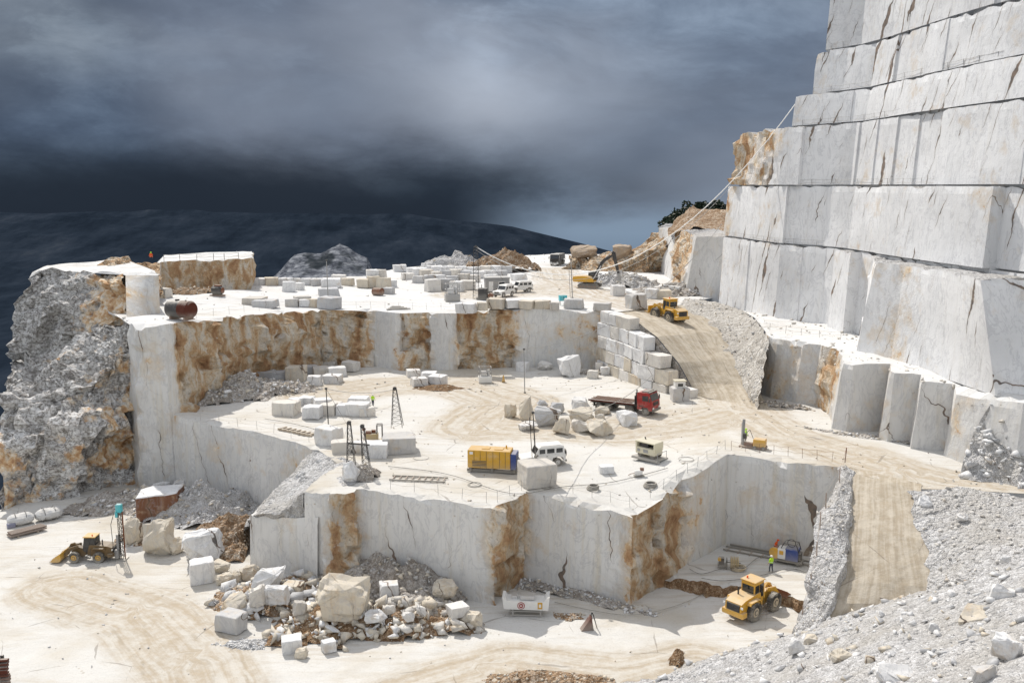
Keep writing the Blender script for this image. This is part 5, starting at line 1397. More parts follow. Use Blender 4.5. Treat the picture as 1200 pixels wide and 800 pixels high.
# cream compressor on a sled
cm_ = empty('compressor',(0,0,0)); tag(cm_,'cream boxy compressor standing on a flat steel sled near the pit','compressor')
q = MB(); q.box((-.15,0,.28),(3.3,2.0,.12)); q.box((-.15,.8,.14),(3.6,.2,.2)); q.box((-.15,-.8,.14),(3.6,.2,.2)); sl = q.build('sled', M['grey'], cm_)
q = MB()
for x in (-1.0,.6):
    for y in (-.6,.6): q.cyl((x,y-.1,.62),(x,y+.1,.62),.28,n=14)
q.build('wheel', M['tyre'], cm_)
q = MB(); q.box((-.3,0,1.02),(2.5,1.5,.7),bev=.05); q.build('lower_housing', M['cream'], cm_)
q = MB(); q.box((-.3,0,1.98),(2.6,1.6,.16),bev=.05); q.box((-1.45,0,1.65),(.2,1.5,.6)); q.box((.9,0,1.65),(.2,1.5,.6)); q.box((-.3,.65,1.65),(2.3,.1,.6)); q.build('canopy', M['cream'], cm_)
q = MB(); q.box((-.6,0,1.55),(1.0,.9,.5)); q.cyl((.3,0,1.5),(.3,0,1.9),.25,n=12); q.cyl((-.9,-.2,1.7),(-.3,-.2,1.7),.15,n=10); q.build('engine', M['dark'], cm_)
q = MB(); q.box((-1.1,-.77,1.05),(.35,.03,.3)); q.box((-.2,-.77,1.05),(.6,.03,.35)); q.build('side_door', M['grey'], cm_)
q = MB(); q.bar((1.4,-.8,.3),(1.4,-.8,1.1),.03); q.bar((1.4,.8,.3),(1.4,.8,1.1),.03); q.bar((1.4,-.8,1.1),(1.4,.8,1.1),.03); q.build('tow_frame', M['grey'], cm_)
MB().cyl((-.9,.2,2.05),(-1.0,.2,2.3),.07,n=8).build('exhaust', M['dark'], cm_)
place(cm_, 748,538, 780,542,'M'); cm_.location.y += .5; cm_.rotation_euler.y = 0

# drill cart with column
dc = empty('rock_drill',(0,0,0)); tag(dc,'small yellow rock drill cart with an upright steel column above the pit','drill')
q = MB(); q.box((.7,0,.75),(1.3,1.0,.85),bev=.06); q.build('power_pack', M['yellow'], dc)
q = MB(); q.box((0,0,.22),(2.9,1.1,.14)); q.box((-.5,0,.45),(.9,.6,.4)); q.build('base_frame', M['rust'], dc)
q = MB(); q.box((-1.15,0,1.6),(.16,.2,3.1)); q.box((-1.0,0,1.6),(.06,.3,3.1)); mt_ = q.build('drill_column', M['grey'], dc)
q = MB(); q.box((-.95,0,1.3),(.35,.4,.6),bev=.04); q.build('drill_head', M['dark'], mt_)
MB().cyl((-1.3,0,0),(-1.3,0,2.8),.04,n=6).build('drill_rod', M['steel'], mt_)
MB().path([(-.9,.2,1.6),(-.5,.5,1.9),(-.1,.4,1.0),(.3,.2,1.1)],.03).build('hose', M['rubber'], dc)
for s in (-1,1): 
    for x in (.25,1.2): wheel(dc, x, s*.55, .22, .16,'grey')
place(dc, 873,524, 892,526.5,'M'); dc.rotation_euler.y = 0

# wire saw on rails in the pit
ws = empty('wire_saw',(0,0,0)); tag(ws,'blue and white wire saw with a black roll frame on the pit rails','wire saw')
q = MB(); q.box((.45,0,1.0),(1.3,1.2,1.3),bev=.08); q.build('engine_cover', M['blue'], ws)
q = MB(); q.box((-.55,-.1,1.0),(.8,1.1,1.1),bev=.06); q.build('control_cabinet', M['white'], ws)
q = MB(); q.cyl((-1.2,-.62,.95),(-1.2,-.42,.95),.55,n=20); q.torus((-1.2,-.52,.95),.55,.07,'y'); q.build('drive_wheel', M['yellow'], ws)
q = MB(); pth = [(-.6,-.55,1.6),(-.35,-.55,2.15),(.9,-.55,2.15),(1.15,-.55,1.4)]
q.path(pth,.045); q.path([(a,-b,c) for a,b,c in pth],.045); q.bar((-.35,-.55,2.15),(-.35,.55,2.15),.045); q.bar((.9,-.55,2.15),(.9,.55,2.15),.045); q.torus((.3,0,2.1),.4,.035,'y'); q.build('roll_frame', M['dark'], ws)
q = MB(); q.box((0,0,.3),(3.0,1.3,.2)); 
for x in (-1.1,1.1):
    for y in (-.5,.5): q.cyl((x,y-.06,.18),(x,y+.06,.18),.16,n=10)
q.build('bogie', M['dark'], ws)
MB().box((-.55,-.68,1.15),(.4,.04,.4)).build('control_panel', M['yellow'], ws)
MB().box((1.2,0,.9),(.25,.9,.7)).build('radiator', M['dark'], ws)
a_, b_ = P(905,657,'L'), P(945,663.5,'L'); ws.location = P(924,661,'L')+Vector((0,.3,.12)); ws.rotation_euler = (0,0,heading(P(850,642,'L'),P(945,660,'L')))
# rails
rl_ = empty('saw_rails',(0,0,0)); tag(rl_,'long dark steel rails laid along the foot of the pit back wall','rails')
A_, B_ = P(849,642.5,'L'), P(985,668,'L'); Lr = (B_-A_).length
for y in (-.5,.5): MB().box((Lr/2,y,.12),(Lr,.1,.16)).build('rail', M['dark'], rl_)
q = MB(); 
for i in range(int(Lr/1.2)): q.box((.4+i*1.2,0,.04),(.16,1.35,.08))
q.build('cross_ties', M['rust'], rl_)
q = MB(); q.box((Lr*.28,.95,.18),(Lr*.5,.2,.26)); q.build('spare_beam', M['dark'], rl_)
rl_.location = A_; rl_.rotation_euler = (0,0,heading(A_,B_))

# hose reel
hr = empty('hose_reel',(0,0,0)); tag(hr,'heap of ochre hose coils on a dark frame on the pit ledge','hose reel')
q = MB()
for i in range(5): q.torus((.1+i*.16,0,.62),.55-.03*(i%2),.055,'x')
for i in range(3): q.torus((.7+.1*i,-.2,.1+.1*i),.6,.05,'z')
q.build('hose_coils', M['copper'], hr)
q = MB(); q.box((-.7,0,.35),(.9,.7,.12)); q.box((-.8,0,.75),(.5,.5,.6)); q.path([(-.3,-.35,0),(-.3,-.35,.9),(-.3,.35,.9),(-.3,.35,0)],.05); q.bar((-.4,0,.62),(1.0,0,.62),.06); q.build('reel_frame', M['dark'], hr)
MB().box((-1.0,-.2,.95),(.3,.3,.3)).build('motor', M['yellow'], hr)
hr.location = P(856,667,'L')+Vector((0,.3,0)); hr.rotation_euler = (0,0,-.2); hr.scale = (1.05,)*3

# white machine at the foot of the wall
wm = empty('stone_splitter',(0,0,0)); tag(wm,'white box shaped machine with a red round emblem standing in the wall shadow','machine')
q = MB(); q.prism([(-2.0,.75),(-2.15,1.9),(-1.9,1.85),(-1.75,1.55),(1.6,1.5),(1.85,1.9),(2.1,1.95),(2.0,.7)], -.7,.7); q.build('hull', M['white'], wm)
q = MB(); q.cyl((-.45,-.70,1.12),(-.45,-.73,1.12),.34,n=24); e_ = q.build('emblem', M['red'], wm)
MB().torus((-.45,-.735,1.12),.24,.03,'y').box((-.45,-.74,1.12),(.22,.02,.08)).build('emblem_ring', M['white'], e_)
MB().box((1.25,-.71,1.15),(.42,.03,.62)).build('yellow_plate', M['ochrepaint'], wm)
MB().box((1.25,-.735,1.15),(.2,.02,.3)).build('warning_mark', M['white'], wm)
q = MB(); 
for x in (-1.2,1.3):
    for y in (-.5,.5): q.box((x,y,.35),(.14,.14,.8))
q.box((0,-.5,.12),(3.0,.12,.12)); q.box((0,.5,.12),(3.0,.12,.12)); q.box((0,-.5,.5),(3.0,.1,.1)); q.build('legs_frame', M['grey'], wm)
q = MB(); q.box((.1,0,1.72),(1.3,.9,.35),bev=.04); q.box((-1.1,.1,1.68),(.5,.7,.3)); q.build('top_box', M['steel'], wm)
q = MB(); q.box((-.1,-.6,.82),(2.6,.08,.14)); q.build('lower_trim', M['rust'], wm)
wm.location = P(617,723,'F')+Vector((0,.7,0)); wm.rotation_euler = (0,0,-.06); wm.scale = (1.02,)*3

# rusty tool stand
ts = empty('tool_stand',(0,0,0)); tag(ts,'rusty triangular tool stand casting a small shadow on the yard floor','tool stand')
q = MB(); q.prism([(-.7,0),(.25,1.3),(.45,0)], -.3,.3); q.build('plate_body', M['rustred'], ts)
q = MB(); q.path([(.25,0,1.3),(.35,0,1.6),(.5,0,1.25),(.85,0,0)],.05); q.bar((.3,-.4,0),(.3,0,1.3),.04); q.build('strut', M['dark'], ts)
ts.location = P(689,737,'F'); ts.rotation_euler = (0,0,.2)
sp2 = empty('survey_stake',(0,0,0)); tag(sp2,'leaning red topped survey stake at the edge of the foreground slope','stake')
MB().bar((-.35,0,0),(.1,0,1.4),.04).build('pole', M['rust'], sp2); MB().box((.15,0,1.35),(.35,.1,.5),(0,R(20),0)).build('marker', M['orange'], sp2); sp2.location = P(939,744,'F')+Vector((0,-.4,.2))

# rusty tank
tn = empty('storage_tank',(0,0,0)); tag(tn,'rusty cylindrical tank with a red brown end near the plateau edge','tank')
n_ = 28; q = MB(); q.cyl((-1.9,0,1.45),(1.7,0,1.45),1.18,n=n_); q.build('shell', M['dark'], tn, smooth=False)
q = MB(); q.cyl((1.7,0,1.45),(2.0,0,1.45),1.19,1.0,n=n_); q.cyl((.2,0,1.45),(1.72,0,1.45),1.195,n=n_); q.build('end_cap', M['rustred'], tn)
q = MB(); q.cyl((-.6,0,2.6),(-.6,0,2.8),.3,n=14); q.cyl((.9,0,2.6),(.9,0,2.75),.12,n=10); q.build('manhole', M['dark'], tn)
q = MB()
for x in (-1.3,1.2): q.box((x,0,.22),(.25,1.7,.45))
q.box((-1.3,0,.05),(.5,2.0,.1)); q.box((1.2,0,.05),(.5,2.0,.1)); q.build('cradle', M['rust'], tn)
tn.location = P(208,376,'U')+Vector((0,1.6,-.05)); tn.rotation_euler = (0,0,-.42); tn.scale = (.98,)*3
cpz = empty('air_receiver',(0,0,0)); tag(cpz,'small dark round cornered machine standing before the left ochre block','machine')
MB().box((0,0,1.0),(2.0,1.4,1.5),bev=.35).build('housing', M['dark'], cpz); MB().box((0,0,.15),(2.3,1.2,.25)).box((.2,0,1.8),(1.0,.8,.2)).build('skid', M['rust'], cpz); MB().cyl((1.0,0,1.0),(1.1,0,1.0),.5,n=16).build('fan_cover', M['rust'], cpz)
cpz.location = P(255,347,'U'); cpz.rotation_euler = (0,0,-.3)

# office cabin and plant at the lattice tower
of = empty('site_cabin',(0,0,0)); tag(of,'grey box cabin on the plateau beside the white cars','cabin')
MB().box((0,0,1.5),(4.6,2.6,2.6),bev=.03).build('walls', M['grey'], of); MB().box((0,0,2.87),(4.9,2.9,.14)).build('roof', M['steel'], of)
d_ = MB().box((-1.3,-1.31,1.2),(.85,.04,1.9)).build('door', M['white'], of); MB().box((-1.0,-1.35,1.2),(.05,.05,.15)).build('handle', M['dark'], d_)
w_ = MB().box((.8,-1.31,1.7),(1.3,.04,.8)).build('window_frame', M['white'], of); MB().box((.8,-1.34,1.7),(1.1,.03,.62)).build('pane', M['glass'], w_)
MB().box((0,0,.12),(4.4,2.4,.2)).build('plinth', M['dark'], of)
of.location = P(582,344,'U')+Vector((0,3,0)); of.rotation_euler = (0,0,.15); of.scale = (1.0,)*3
cr = empty('winch_engine',(0,0,0)); tag(cr,'dark engine winch at the foot of the lattice tower on the plateau','winch')
MB().box((-.3,0,1.2),(1.6,1.4,1.7),bev=.1).build('engine_housing', M['dark'], cr); MB().box((.2,0,.25),(3.2,1.6,.3)).build('skid', M['dark'], cr); MB().cyl((1.1,-.6,.75),(1.1,.6,.75),.45,n=14).build('drum', M['rust'], cr); MB().cyl((-.6,.2,2.0),(-.6,.2,2.7),.07,n=8).build('exhaust', M['grey'], cr)
cr.location = P(568,351,'U'); cr.rotation_euler = (0,0,-.15)
def cage(label, px, py, surf, sc, rz, white='white'):
    r = empty('cable_cage',(0,0,0)); tag(r, label, 'cage machine')
    MB().box((0,0,.5),(1.9,1.5,.95),bev=.08).build('base_box', M[white], r)
    q = MB()
    for x in (-.85,.85):
        for y in (-.65,.65): q.bar((x,y,.9),(x,y,2.3),.05)
    for z_ in (1.6,2.3): q.path([(-.85,-.65,z_),(.85,-.65,z_),(.85,.65,z_),(-.85,.65,z_),(-.85,-.65,z_)],.05)
    q.build('rail_cage', M['grey'], r)
    MB().box((-.2,0,1.3),(.8,.7,.8),bev=.06).cyl((.5,0,.95),(.5,0,1.9),.2,n=12).build('cylinder_unit', M['steel'], r)
    r.location = P(px,py,surf); r.rotation_euler = (0,0,rz); r.scale = (sc,)*3; return r
cage('white base machine with a metal railing, in front of the central quarry wall',568.5,448,'M',1.05,.1)
cage('grey caged machine standing left of the lattice tower on the plateau',530,353,'U',1.35,.2,'grey')
bx = empty('small_cabin',(0,0,0)); tag(bx,'tiny white control cabin on top of the grey block by the ramp','cabin')
MB().box((0,0,.6),(1.4,1.0,1.1),bev=.03).build('walls', M['white'], bx); MB().box((0,0,1.2),(1.6,1.2,.1)).build('roof', M['cream'], bx); window(bx,(0,-.51,.65),(.7,.03,.4)); MB().box((.71,0,.5),(.03,.5,.8)).build('door', M['grey'], bx)
bb2 = P(797,471,'M'); bx.location = bb2+Vector((0,.85,1.62)); bx.rotation_euler = (0,0,.1)
bl = empty('blue_box',(0,0,0)); tag(bl,'turquoise box on legs on the plateau edge beside the twin poles','box')
MB().box((0,0,1.45),(1.5,1.2,1.1),bev=.04).build('cabinet', M['cyan'], bl)
q = MB()
for x in (-.6,.6):
    for y in (-.45,.45): q.bar((x,y,0),(x,y,.95),.05)
q.build('legs', M['dark'], bl); MB().box((0,-.61,1.45),(.05,.02,.8)).build('door_seam', M['dark'], bl)
bl.location = P(659.5,357.5,'U'); bl.rotation_euler = (0,0,.2); bl.scale = (.85,)*3
rc = empty('rusty_drum',(0,0,0)); tag(rc,'rusty upturned drum lying on the plateau beside a grey slab','drum')
MB().cyl((-.9,0,.7),(.9,0,.7),.7,n=18).build('barrel', M['rust'], rc); MB().torus((.9,0,.7),.66,.07,'x').torus((-.9,0,.7),.66,.07,'x').build('rim_rings', M['rustred'], rc); rc.location = P(443,346,'U'); rc.rotation_euler = (0,0,-.5)
stone('marble_block',449,461,337,345,'U',M['blockg'],'block','grey slab lying behind the rusty drum on the plateau')
pm = empty('water_pump',(0,0,0)); tag(pm,'small orange and white pump on the white rock near the pit edge','pump')
MB().box((-.1,0,.45),(.9,.6,.6),bev=.1).build('casing', M['white'], pm); MB().cyl((.1,0,.85),(.5,0,.85),.22,n=12).build('motor', M['rust'], pm); MB().box((0,0,.08),(1.2,.7,.12)).build('skid', M['dark'], pm); MB().path([(-.5,0,.4),(-.9,.1,.3),(-1.2,.3,.05)],.05).build('outlet_pipe', M['rust'], pm)
pm.location = P(749,558,'M'); pm.scale = (.9,)*3
mc = empty('core_drill',(0,0,0)); tag(mc,'brown engine frame machine between the poles, left of the tall lattice mast','machine')
MB().box((0,0,.15),(2.4,1.2,.25)).box((-.1,0,.75),(1.5,.9,.7),bev=.06).build('frame_body', M['copper'], mc)
q = MB(); q.path([(.5,-.4,.3),(.5,-.4,2.1),(1.1,-.4,2.1),(1.1,-.4,.3)],.06); q.path([(.5,.4,.3),(.5,.4,2.1),(1.1,.4,2.1),(1.1,.4,.3)],.06); q.bar((.5,-.4,2.1),(.5,.4,2.1),.06); q.bar((1.1,-.4,2.1),(1.1,.4,2.1),.06); q.build('hoop_frame', M['dark'], mc)
MB().cyl((-.8,0,1.1),(-.2,0,1.1),.32,n=14).box((.1,.2,1.25),(.5,.4,.4)).build('engine', M['rust'], mc); MB().cyl((-1.0,0,0),(-1.0,0,1.5),.04,n=6).sphere((-1.0,0,1.6),.22).build('marker_post', M['rust'], mc)
mc.location = P(437,518,'M'); mc.rotation_euler = (0,0,.1)

# pallet, ladder, rods, wrapped rolls
def flat_thing(name, label, cat, A, B, surf): 
    r = empty(name,(0,0,0)); tag(r,label,cat); a,b = P(*A,surf),P(*B,surf); r.location = a; r.rotation_euler = (0,0,heading(a,b)); return r, (b-a).length
pl, L_ = flat_thing('timber_beams','pair of long weathered timber beams with cross boards on the yard edge','timber',(329,503),(368,511.5),'M')
q = MB(); 
for y in (-.4,.4): q.box((L_/2,y,.16),(L_,.22,.2))
q.build('beam', M['wood'], pl); q = MB()
for i in range(7): q.box((.4+i*(L_-.8)/6,0,.3),(.3,1.2,.06))
q.build('cross_boards', M['wood'], pl)
ld_, L_ = flat_thing('lattice_ladder','long dark steel lattice ladder lying flat on the middle yard','ladder',(456,563),(522,566),'M')
for y in (0,1.35): MB().box((L_/2,y,.12),(L_,.11,.14)).build('side_rail', M['dark'], ld_)
q = MB()
for i in range(9): q.box((.3+i*(L_-.6)/8,.67,.12),(.09,1.3,.09))
q.build('rungs', M['rust'], ld_)
rd, L_ = flat_thing('steel_rods','stack of rusty steel drill rods on the left edge of the yard','rods',(12,631),(55,620),'F')
for i in range(5):
    for j in range(2): MB().cyl((.1*j,i*.26,.2+j*.25),(L_-.2*i*.3,i*.26,.2+j*.25),.1,n=7).build('rod', M['rust'] if i%2 else M['rustred'], rd)
MB().box((.8,.5,.05),(.15,1.6,.1)).box((L_-1,.5,.05),(.15,1.6,.1)).build('bearer', M['wood'], rd)
M['tarp'] = paint('grey tarpaulin', (.55,.56,.57), rough=.7, amt=.15)
def wrapped(label, A, B, r_):
    r, L_ = flat_thing('wrapped_bundle', label, 'bundle', A, B, 'F')
    bm = bmesh.new(); n1,n2 = 26,14; rows = []
    for i in range(n1+1):
        t = i/n1; rr_ = r_*(1-.55*abs(2*t-1)**5); row = []
        for j in range(n2):
            a = 2*math.pi*j/n2; q_ = rr_*(1+.16*fbm(Vector((t*5,math.cos(a)*1.5,math.sin(a)*1.5+A[0])),3))
            row.append(bm.verts.new((t*L_, q_*math.cos(a)*1.25, r_*.85+q_*math.sin(a)*.9)))
        rows.append(row)
    for i in range(n1):
        for j in range(n2): bm.faces.new((rows[i][j],rows[i+1][j],rows[i+1][(j+1)%n2],rows[i][(j+1)%n2]))
    bm.faces.new(rows[0][::-1]); bm.faces.new(rows[-1])
    me = bpy.data.meshes.new('cover'); bm.to_mesh(me); bm.free(); me.materials.append(M['tarp']); o = bpy.data.objects.new('cover', me); C.objects.link(o); o.parent = r
    q = MB(); q.torus((L_*.3,0,r_*.85),r_*1.12,.03,'x'); q.torus((L_*.7,0,r_*.85),r_*1.12,.03,'x'); q.build('strap', M['dark'], r); return r
w_ = wrapped('left grey tarpaulin wrapped bundle above the stack of rods',(9,617),(40,611),.75); MB().box((.3,-.6,.3),(.9,.7,.6),bev=.1).build('blue_end_bag', M['blue'], w_)
wrapped('right grey tarpaulin wrapped bundle beside the left crag',(42,611),(73,604),.75)
bt, L_ = flat_thing('board_pile','thin grey boards lying on the left rubble ridge','boards',(110,600),(130,594),'F')
for i in range(3): MB().box((L_/2,i*.5,.08+.03*i),(L_,.16,.1)).build('board', M['wood'], bt)
tb_ = empty('toolbox',(0,0,0)); tag(tb_,'small turquoise crate on the left rubble ridge','crate'); MB().box((0,0,.5),(1.5,1.0,.9),bev=.06).build('box', M['cyan'], tb_); MB().box((0,0,1.0),(1.6,1.1,.1)).build('lid', M['grey'], tb_); tb_.location = P(152,594,'F'); tb_.rotation_euler=(0,0,.4)
tr_ = empty('track_chain',(0,0,0)); tag(tr_,'rusty length of crawler track standing at the bottom left corner','track chain')
q = MB(); 
for i in range(9): q.box((0,-.3+.1*math.sin(i),.25+i*.26),(1.2,.5,.16),(R(15*math.sin(i*1.3)),0,R(8)))
q.build('track_shoes', M['rustred'], tr_); q = MB()
for y in (-.35,.25): q.box((-.1,y,1.3),(.25,.18,2.5))
q.build('links', M['dark'], tr_); tr_.location = P(5,802,'F'); tr_.scale = (.95,)*3
# coils of hose on the white rock
def coil(label, px, py, surf, r_, n=3, mat='rubber', t_=.09):
    m = MB()
    for i in range(n): m.torus((.05*i,.03*i,t_+i*t_*1.3), r_*(1-.06*i), t_)
    o = m.build('hose_coil', M[mat]); o.location = P(px,py,surf); tag(o,label,'hose'); return o
coil('black hose coil lying near the pit edge, left of the two',694.5,573,'M',.55); coil('black hose coil lying near the pit edge, right of the two',761.5,570,'M',.6)
coil('thin black cable loop beside the pole block',640,571,'M',.5,1,t_=.04)
coil('pale cable loop lying in front of the generator',556,568,'M',.7,2,'grey',.03); coil('pale cable loop on the yard right of the grey mast block',493,537,'M',.9,2,'grey',.035)
coil('thin cable loop lying on the dust left of the rock drill',804,538,'M',.8,1,'grey',.035)
ye = empty('warning_sign',(0,0,0)); tag(ye,'small yellow folding floor sign before the back wall','sign'); MB().prism([(-.25,0),(-.05,1.0),(.05,1.0),(.25,0)],-.3,.3).build('panel', M['ochrepaint'], ye); MB().box((0,0,1.02),(.14,.3,.05)).build('handle', M['dark'], ye); ye.location = P(590,447,'M')
jn, L_ = flat_thing('pipe_pile','heap of dark pipes and fittings on the plateau edge above the white wall','pipes',(453,364),(481,363),'U')
for i in range(4): MB().cyl((.3*i,.3*i,.2+.12*i),(L_-.5*i,.25*i,.25+.1*i),.11,n=6).build('pipe', M['grey' if i%2 else 'dark'], jn)
# ------------------------------------------------------------ masts, poles, ropes and fences
def lattice_mast(label, base, top, wb, wt, mat='dark', guys=(), n=12, group=None):
    r = empty('lattice_mast', base); tag(r, label, 'mast', group)
    d = top-base; q = MB(); cs = [(-1,-1),(1,-1),(1,1),(-1,1)]
    def pt(c, t): w = wb*(1-t)+wt*t; return d*t+Vector((c[0]*w/2, c[1]*w/2, 0))
    for c in cs: q.bar(pt(c,0), pt(c,1), .036)
    q.build('uprights', M[mat], r); q = MB()
    for i in range(n):
        t0, t1 = i/n, (i+1)/n
        for a in range(4): q.bar(pt(cs[a],t0), pt(cs[(a+1)%4],t1), .018); q.bar(pt(cs[a],t1), pt(cs[(a+1)%4],t1), .018)
    q.build('bracing', M[mat], r)
    q = MB(); q.cyl(d-Vector((0,.15,0)), d+Vector((0,.15,0)), .22, n=12); q.build('pulley', M['dark'], r)
    if guys:
        q = MB()
        for g_ in guys: q.bar(d, g_-base, .022)
        q.build('guy_wire', M['dark'], r)
    return r
def top_of(base, px, py):                   # point straight above-ish the base on a sight line, same distance
    return at_d(px, py, base.y)
b = P(558,350,'U'); TOP1 = top_of(b,557.5,289)
lattice_mast('tall slim lattice tower beside the winch on the plateau', b, TOP1, 1.1, .7, guys=[P(520,352,'U'), P(600,340,'U')], n=16)
b = P(466,514,'M')+Vector((0,0,1.5)); lattice_mast('lattice mast widening to its foot on the wide grey block', b, top_of(b,462.5,455), 1.3, .35, n=9)
b = P(412,556,'M')+Vector((0,0,.2)); t = top_of(b,409,495); lattice_mast('left, taller mast of the leaning twin masts on the broken block', b, t, .9, .3, n=9, guys=[P(383,512,'M')+Vector((0,0,1.3))])
b2 = P(430,553,'M'); t2_ = top_of(b2,424.5,499); lattice_mast('right, shorter mast of the leaning twin masts on the broken block', b2, t2_, .8, .3, n=8)
cb_ = MB(); cb_.cyl(at_d(408,519,b.y), at_d(433,521,b2.y), .09, n=6); o = cb_.build('cross_bar', M['dark']); tag(o,'dark cross bar joining the leaning twin masts','bar')
def pole(label, base, px, py, w=.06, extra=None, mat='grey', guys=()):
    r = empty('pole', base); tag(r, label, 'pole'); t = top_of(base, px, py)-base
    MB().cyl((0,0,0), t, w, w*.8, n=8).build('shaft', M[mat], r); MB().box(t, (.28,.2,.22)).build('head', M['dark'], r)
    MB().cyl((0,0,0),(0,0,.25),w*2.5,n=10).build('socket', M['dark'], r)
    if extra: MB().cyl((-.35,0,0), t+Vector((-.35,0,-.5)), w*.5, n=6).build('stay_rod', M[mat], r)
    if guys:
        q = MB(); 
        for g_ in guys: q.bar(t, g_-base, .02)
        q.build('guy_wire', M['dark'], r)
    return base+t
TOPP = pole('thin dark pole on the white block left of the masts', P(384,516,'M')+Vector((0,.8,1.3)), 382,455,.07,mat='dark',guys=[P(407,498,'M')])
TOP5 = pole('thin pole with stay rods on the block before the white car', P(628,566,'M')+Vector((0,1.2,2.3)), 624.5,483,.07,extra=True,mat='dark')
TOP6 = pole('thin grey pole standing behind the boulder pile', P(615,461,'M'), 614,409,.07)
TOP7 = pole('single tall grey pole on the plateau block', P(384,360,'U')+Vector((0,.6,1.4)), 382.5,305,.09)
TOP8 = pole('right pole of the twin poles on the plateau edge block', P(671,360,'U')+Vector((0,.6,1.4)), 669,304,.08,extra=True)

def rope(label, a, b_, sag, w=.04, mat='grey', name='cable'):
    pts = []
    for i in range(25):
        t = i/24; p = a.lerp(b_, t); p.z -= sag*4*t*(1-t); pts.append(p)
    o = MB().path(pts, w, n=5).build(name, M[mat]); tag(o, label, 'cable'); return o
W1 = at_d(935,118,150); 
rope('pale sagging cable from the lattice tower up to the tall face', TOP1, W1, 14, .085, 'white')
rope('lower dark cable from the plateau tower to the tall face', TOP1+Vector((0,0,-.6)), at_d(868,205,165), 11, .04)
rope('dark cable from the middle yard pole up to the back bench', TOP6, at_d(846,262,172), 5, .05)
rope('thin cable from the mast pole to the back wall edge', TOP5, at_d(846,300,168), 9, .04)
rope('thin cable between the left pole and the tall lattice mast', TOPP, top_of(P(466,514,'M'),462.5,456), .5, .03)
rope('cable hanging down the tall face beside the back bench', at_d(933,150,146), at_d(800,322,190), 6, .035)

def fence(label, pts, h=1.1, mat='grey', ropes=2, group=None, w=.022, rw=.011, name='rope_fence'):
    r = empty(name, pts[0]); tag(r, label, 'fence', group); o0 = pts[0]; tops = []
    rng = random.Random(len(label))
    for p in pts:
        t = p+Vector((rng.uniform(-.08,.08), rng.uniform(-.08,.08), h)); tops.append(t)
        MB().cyl(p-o0, t-o0, w, n=6).build('post', M[mat], r)
    for k in range(ropes):
        q = MB(); f = 1-.45*k
        for (a, ta), (b_, tb2) in zip(zip(pts, tops), zip(pts[1:], tops[1:])):
            pa = a.lerp(ta,f)-o0; pb = b_.lerp(tb2,f)-o0; pm_ = (pa+pb)/2-Vector((0,0,.12)); q.bar(pa,pm_,rw); q.bar(pm_,pb,rw)
        q.build('rope', M[mat], r)
    return r
def px_line(pts, surf, n):
    w_ = [P(x,y,surf) for x,y in pts]; L_ = [0]
    for a, b_ in zip(w_[:-1], w_[1:]): L_.append(L_[-1]+(b_-a).length)
    out = []
    for i in range(n):
        s_ = L_[-1]*i/(n-1)
        for j in range(len(w_)-1):
            if s_ <= L_[j+1]+1e-6: out.append(w_[j].lerp(w_[j+1], (s_-L_[j])/(L_[j+1]-L_[j]))); break
    return out
fence('thin grey rope fence along the front edge of the middle yard', px_line([(583,588),(620,571),(690,582),(738,594)],'M',9))
fence('thin grey rope fence along the left rim of the pit', px_line([(762,583),(800,558),(850,527)],'M',8))
fence('thin rope fence along the back rim of the pit', px_line([(857,528),(915,534),(975,541)],'M',8), mat='rust')
rdg = [q+Vector((.5,.2,.4)) for q in ridge[:6]]
fence('rusty post fence down the right rim of the pit', rdg+[ridge[6]+Vector((.5,0,.5))], 1.6, 'rust', w=.05)
fence('thin rope fence before the rods and ladder on the yard front edge', px_line([(430,570),(500,578),(570,589)],'M',6))
fence('thin rope fence along the low left wall of the middle yard', px_line([(235,493),(300,503),(362,518)],'M',7))
fence('thin white rope fence on the plateau edge above the central wall', px_line([(400,361),(440,361),(500,363),(534,363)],'U',9), mat='grey')
fence('thin rope fence on the plateau edge above the long ochre wall', px_line([(230,373),(300,364),(372,358)],'U',8), mat='grey')
fence('metal fence on top of the left ochre block', [Vector((p.x,p.y+2.5,CAMZ-13.1)) for p in (P(186,308,13.1),P(205,307,13.1),P(225,307,13.1),P(245,306,13.1),P(258,306,13.1),P(275,305,13.1))], 1.2, 'grey', w=.06, rw=.035)
def ledge_fence(label, px0, px1, H, off, n):
    pc = plan_from(px0, H, off-.15, None); pc = [p for p, c in pc if c <= px1]; idx = [int(i*(len(pc)-1)/(n-1)) for i in range(n)]
    return fence(label, [Vector((pc[i].x+.0, pc[i].y, CAMZ-H-.1)) for i in idx], 1.1, 'grey', w=.03, rw=.018)
ledge_fence('safety rope on the first ledge of the tall face', 850, 1000, 9, .35, 10)
ledge_fence('safety rope on the second ledge of the tall face', 868, 1210, 0, 1.2, 16)
ledge_fence('safety rope on the third ledge of the tall face', 935, 1210, -9, 2.2, 14)
ledge_fence('safety rope on the fourth ledge of the tall face', 950, 1210, -13.7, 3.0, 14)
ledge_fence('safety rope on the highest ledge of the tall face', 972, 1210, -20, 3.9, 14)
fence('rope fence on the terrace at the foot of the tall face', px_line([(880,386),(905,388),(950,396),(985,398)],'T',6), mat='dark')
